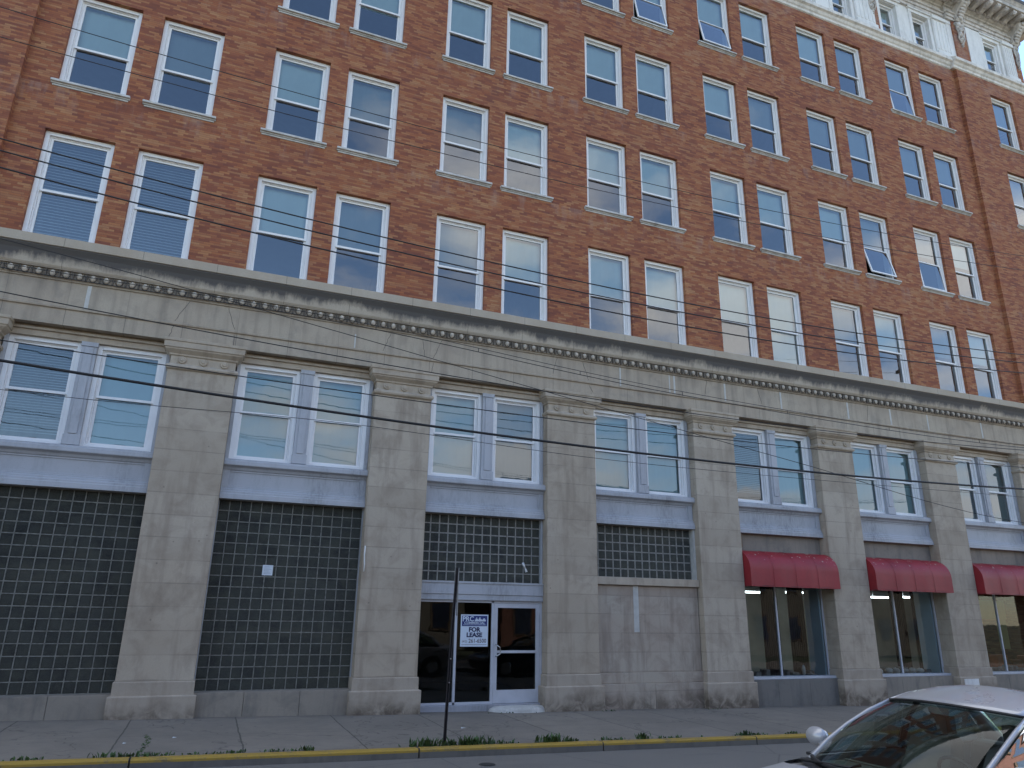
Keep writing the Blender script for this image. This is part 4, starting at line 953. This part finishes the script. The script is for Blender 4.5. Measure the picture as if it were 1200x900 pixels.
    return C
car=make_car(M['silver']); car.location=(6.66,-10.43,gz(6.5)-.13); car.rotation_euler=(0,R(-.86)*0,math.pi)
tag(car,'white sedan parked facing left in the near corner of the picture','car')
def recolor(o,a,b):
    for ch in [o]+list(o.children_recursive):
        if ch.type=='MESH':
            for s in ch.material_slots:
                if s.material==a: s.link='OBJECT'; s.material=b
c2=copy_tree(car); c2.location=(12.3,-10.55,gz(12.3)-.13); recolor(c2,M['silver'],M['bluecar']); tag(c2,'dark blue sedan parked behind the white one','car')
# ------------------------------------------------------------------ far side of the street (seen only in the glass)
def house(x0,x1,y,h,d,mat,lab,roofm):
    H=tag(empty('row_building',((x0+x1)/2,y,gz((x0+x1)/2)-.1)),lab,'building','buildings across the street'); w=(x1-x0)/2
    mb=MB(); mb.box(-w,w,-d,0,0,h); mb.build('wall',mat,H)
    mb=MB(); mb.box(-w-.2,w+.2,-d-.2,.35,h,h+.4); mb.build('roof',roofm,H)
    n=max(2,int((x1-x0)/2.6))
    for f in range(int(h//3.2)):
        for k in range(n):
            cx=-w+(k+.5)*2*w/n; f_=MB(); f_.box(cx-.6,cx+.6,0,.06,1+f*3.2,2.7+f*3.2); wo=f_.build('window',M['timber'],H)
            g=MB(); g.box(cx-.5,cx+.5,.06,.065,1.1+f*3.2,2.6+f*3.2); g.build('pane',M['bluecar'],wo)
tan=simple('tan_render',(.15,.135,.11),.9,0,.15,1); redb=simple('plain_red_brick',(.17,.08,.06),.9,0,.25,3)
house(-26,-13,-25,7,12,tan,'low tan building across the street, far left',M['gutter'])
house(-12,1,-26,9.5,12,redb,'three storey brick building across the street behind the camera',M['gutter'])
house(3,15,-27,6.6,12,tan,'low tan building across the street opposite the door',M['gutter'])
house(17,30,-26,10,12,redb,'tall brick building across the street, opposite the awnings',M['gutter'])
house(32,52,-26,7.5,12,tan,'long tan building across the street, far right',M['gutter'])
def tree(x,y,h,lab):
    T=tag(empty('street_tree',(x,y,gz(x)-.1)),lab,'tree','trees across the street'); r=random.Random(int(x*10))
    mb=MB(); mb.tube([(0,0,0),(.05,.03,h*.3),(.0,.1,h*.6)],[.18,.13,.08],8)
    for k in range(6):
        a=k*1.1; mb.tube([(0,0,h*.3+k*.2),(math.cos(a)*h*.2,math.sin(a)*h*.2,h*.6+k*.15)],[.07,.02],6)
    mb.build('trunk',M['timber'],T)
    c=MB()
    for k in range(3200):
        a=r.uniform(0,6.28); u=r.uniform(-1,1); rad=(r.random()**.4); s=math.sqrt(1-u*u)
        lob=1+.25*math.sin(3*a+u*4)
        p=Vector((s*math.cos(a)*h*.32*rad*lob,s*math.sin(a)*h*.32*rad*lob,h*.68+u*h*.3*rad)); q=Vector((r.gauss(0,1),r.gauss(0,1),r.gauss(0,1))).normalized()*.13; w=q.orthogonal().normalized()*.08
        c.add([p-q,p+w,p+q,p-w],[(0,1,2,3)])
    c.build('crown',M['weed'],T,fix=False)
tree(13.5,-20.5,7.5,'leafy street tree across from the awnings'); tree(27,-21,9,'taller leafy tree across the street, further right'); tree(-5,-21.5,8,'leafy tree across the street, left of the camera')
# ------------------------------------------------------------------ camera
yaw,pitch,roll,f=0.3781,0.3060,0.0164,.8458
cy_,sy=math.cos(yaw),math.sin(yaw);cp,sp=math.cos(pitch),math.sin(pitch)
F=Vector((sy*cp,cy_*cp,sp)); Rt=Vector((cy_,-sy,0)); U=Rt.cross(F)
r2_=Rt*math.cos(roll)+U*math.sin(roll); u2=-Rt*math.sin(roll)+U*math.cos(roll)
cam=bpy.data.cameras.new('camera'); co=bpy.data.objects.new('camera',cam); COL.objects.link(co)
co.matrix_world=Matrix(((r2_.x,u2.x,-F.x,.712),(r2_.y,u2.y,-F.y,-15.368),(r2_.z,u2.z,-F.z,1.905),(0,0,0,1)))
cam.sensor_width=36; cam.lens=36*f*1000/1200; cam.clip_end=2000; cam.clip_start=.05; sc.camera=co
# ------------------------------------------------------------------ light
SEL,SAZ=R(48),R(20)      # sun behind the block, a little to the right
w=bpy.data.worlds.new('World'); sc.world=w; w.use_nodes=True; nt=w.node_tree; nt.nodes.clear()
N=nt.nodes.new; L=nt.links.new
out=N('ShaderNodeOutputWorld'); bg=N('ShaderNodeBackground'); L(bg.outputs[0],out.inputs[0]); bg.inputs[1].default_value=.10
sky=N('ShaderNodeTexSky'); sky.sky_type='NISHITA'; sky.sun_disc=False; sky.sun_elevation=SEL; sky.sun_rotation=SAZ; sky.air_density=1; sky.dust_density=.2; sky.ozone_density=3.0
tc=N('ShaderNodeTexCoord'); sx=N('ShaderNodeSeparateXYZ'); L(tc.outputs['Generated'],sx.inputs[0])
def m(op,a,b=0.,c=0.,cl=False):
    o=N('ShaderNodeMath'); o.operation=op; o.use_clamp=cl
    for i,v in enumerate((a,b,c)):
        if isinstance(v,bpy.types.NodeSocket): L(v,o.inputs[i])
        else: o.inputs[i].default_value=v
    return o.outputs[0]
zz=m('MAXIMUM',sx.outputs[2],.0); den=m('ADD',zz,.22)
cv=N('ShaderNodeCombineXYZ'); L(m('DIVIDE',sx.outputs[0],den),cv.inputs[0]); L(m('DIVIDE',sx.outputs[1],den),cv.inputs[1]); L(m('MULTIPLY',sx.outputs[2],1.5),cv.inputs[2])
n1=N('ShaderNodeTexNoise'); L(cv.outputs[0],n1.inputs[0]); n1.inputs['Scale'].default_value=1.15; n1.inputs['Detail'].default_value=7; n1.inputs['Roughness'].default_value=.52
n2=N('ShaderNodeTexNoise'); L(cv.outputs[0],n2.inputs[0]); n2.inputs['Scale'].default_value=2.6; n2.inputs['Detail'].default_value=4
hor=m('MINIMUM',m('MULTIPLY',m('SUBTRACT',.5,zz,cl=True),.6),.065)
top=m('MULTIPLY',m('MAXIMUM',m('ADD',m('SUBTRACT',zz,.60),m('SUBTRACT',m('MULTIPLY',sx.outputs[1],.9),m('MULTIPLY',m('MAXIMUM',sx.outputs[0],0.),.5))),0.),1.6)  # extra cloud added overhead and behind the block to neutralise the blue light
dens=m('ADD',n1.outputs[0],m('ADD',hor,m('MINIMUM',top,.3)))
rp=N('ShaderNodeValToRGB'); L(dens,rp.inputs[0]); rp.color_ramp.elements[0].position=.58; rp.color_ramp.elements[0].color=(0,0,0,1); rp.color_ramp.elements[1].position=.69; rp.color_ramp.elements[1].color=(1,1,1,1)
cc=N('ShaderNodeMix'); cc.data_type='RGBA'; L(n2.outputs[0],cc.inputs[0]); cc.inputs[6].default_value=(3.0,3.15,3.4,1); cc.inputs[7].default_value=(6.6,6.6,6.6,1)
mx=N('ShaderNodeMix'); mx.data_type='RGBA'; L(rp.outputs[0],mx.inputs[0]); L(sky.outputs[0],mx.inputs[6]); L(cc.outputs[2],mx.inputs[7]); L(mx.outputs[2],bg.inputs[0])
sl=bpy.data.lights.new('sun','SUN'); so=bpy.data.objects.new('sun',sl); COL.objects.link(so); sl.energy=2.0; sl.angle=R(.53); sl.color=(1,.95,.88)
d=Vector((math.sin(SAZ)*math.cos(SEL),math.cos(SAZ)*math.cos(SEL),math.sin(SEL))); so.rotation_euler=(-d).to_track_quat('-Z','Y').to_euler(); so.location=d*60
# remove the hidden prototypes of the window kit
for dd in cache.values():
    for k in ('u','l','br','bg','bv','s','f'):
        bpy.data.objects.remove(dd[k])
sc.view_settings.view_transform='Standard'; sc.view_settings.look='None'; sc.view_settings.gamma=1; sc.view_settings.exposure=1.98
sc.render.engine='CYCLES'; sc.cycles.max_bounces=8; sc.cycles.transparent_max_bounces=12; sc.cycles.caustics_reflective=False; sc.cycles.caustics_refractive=False
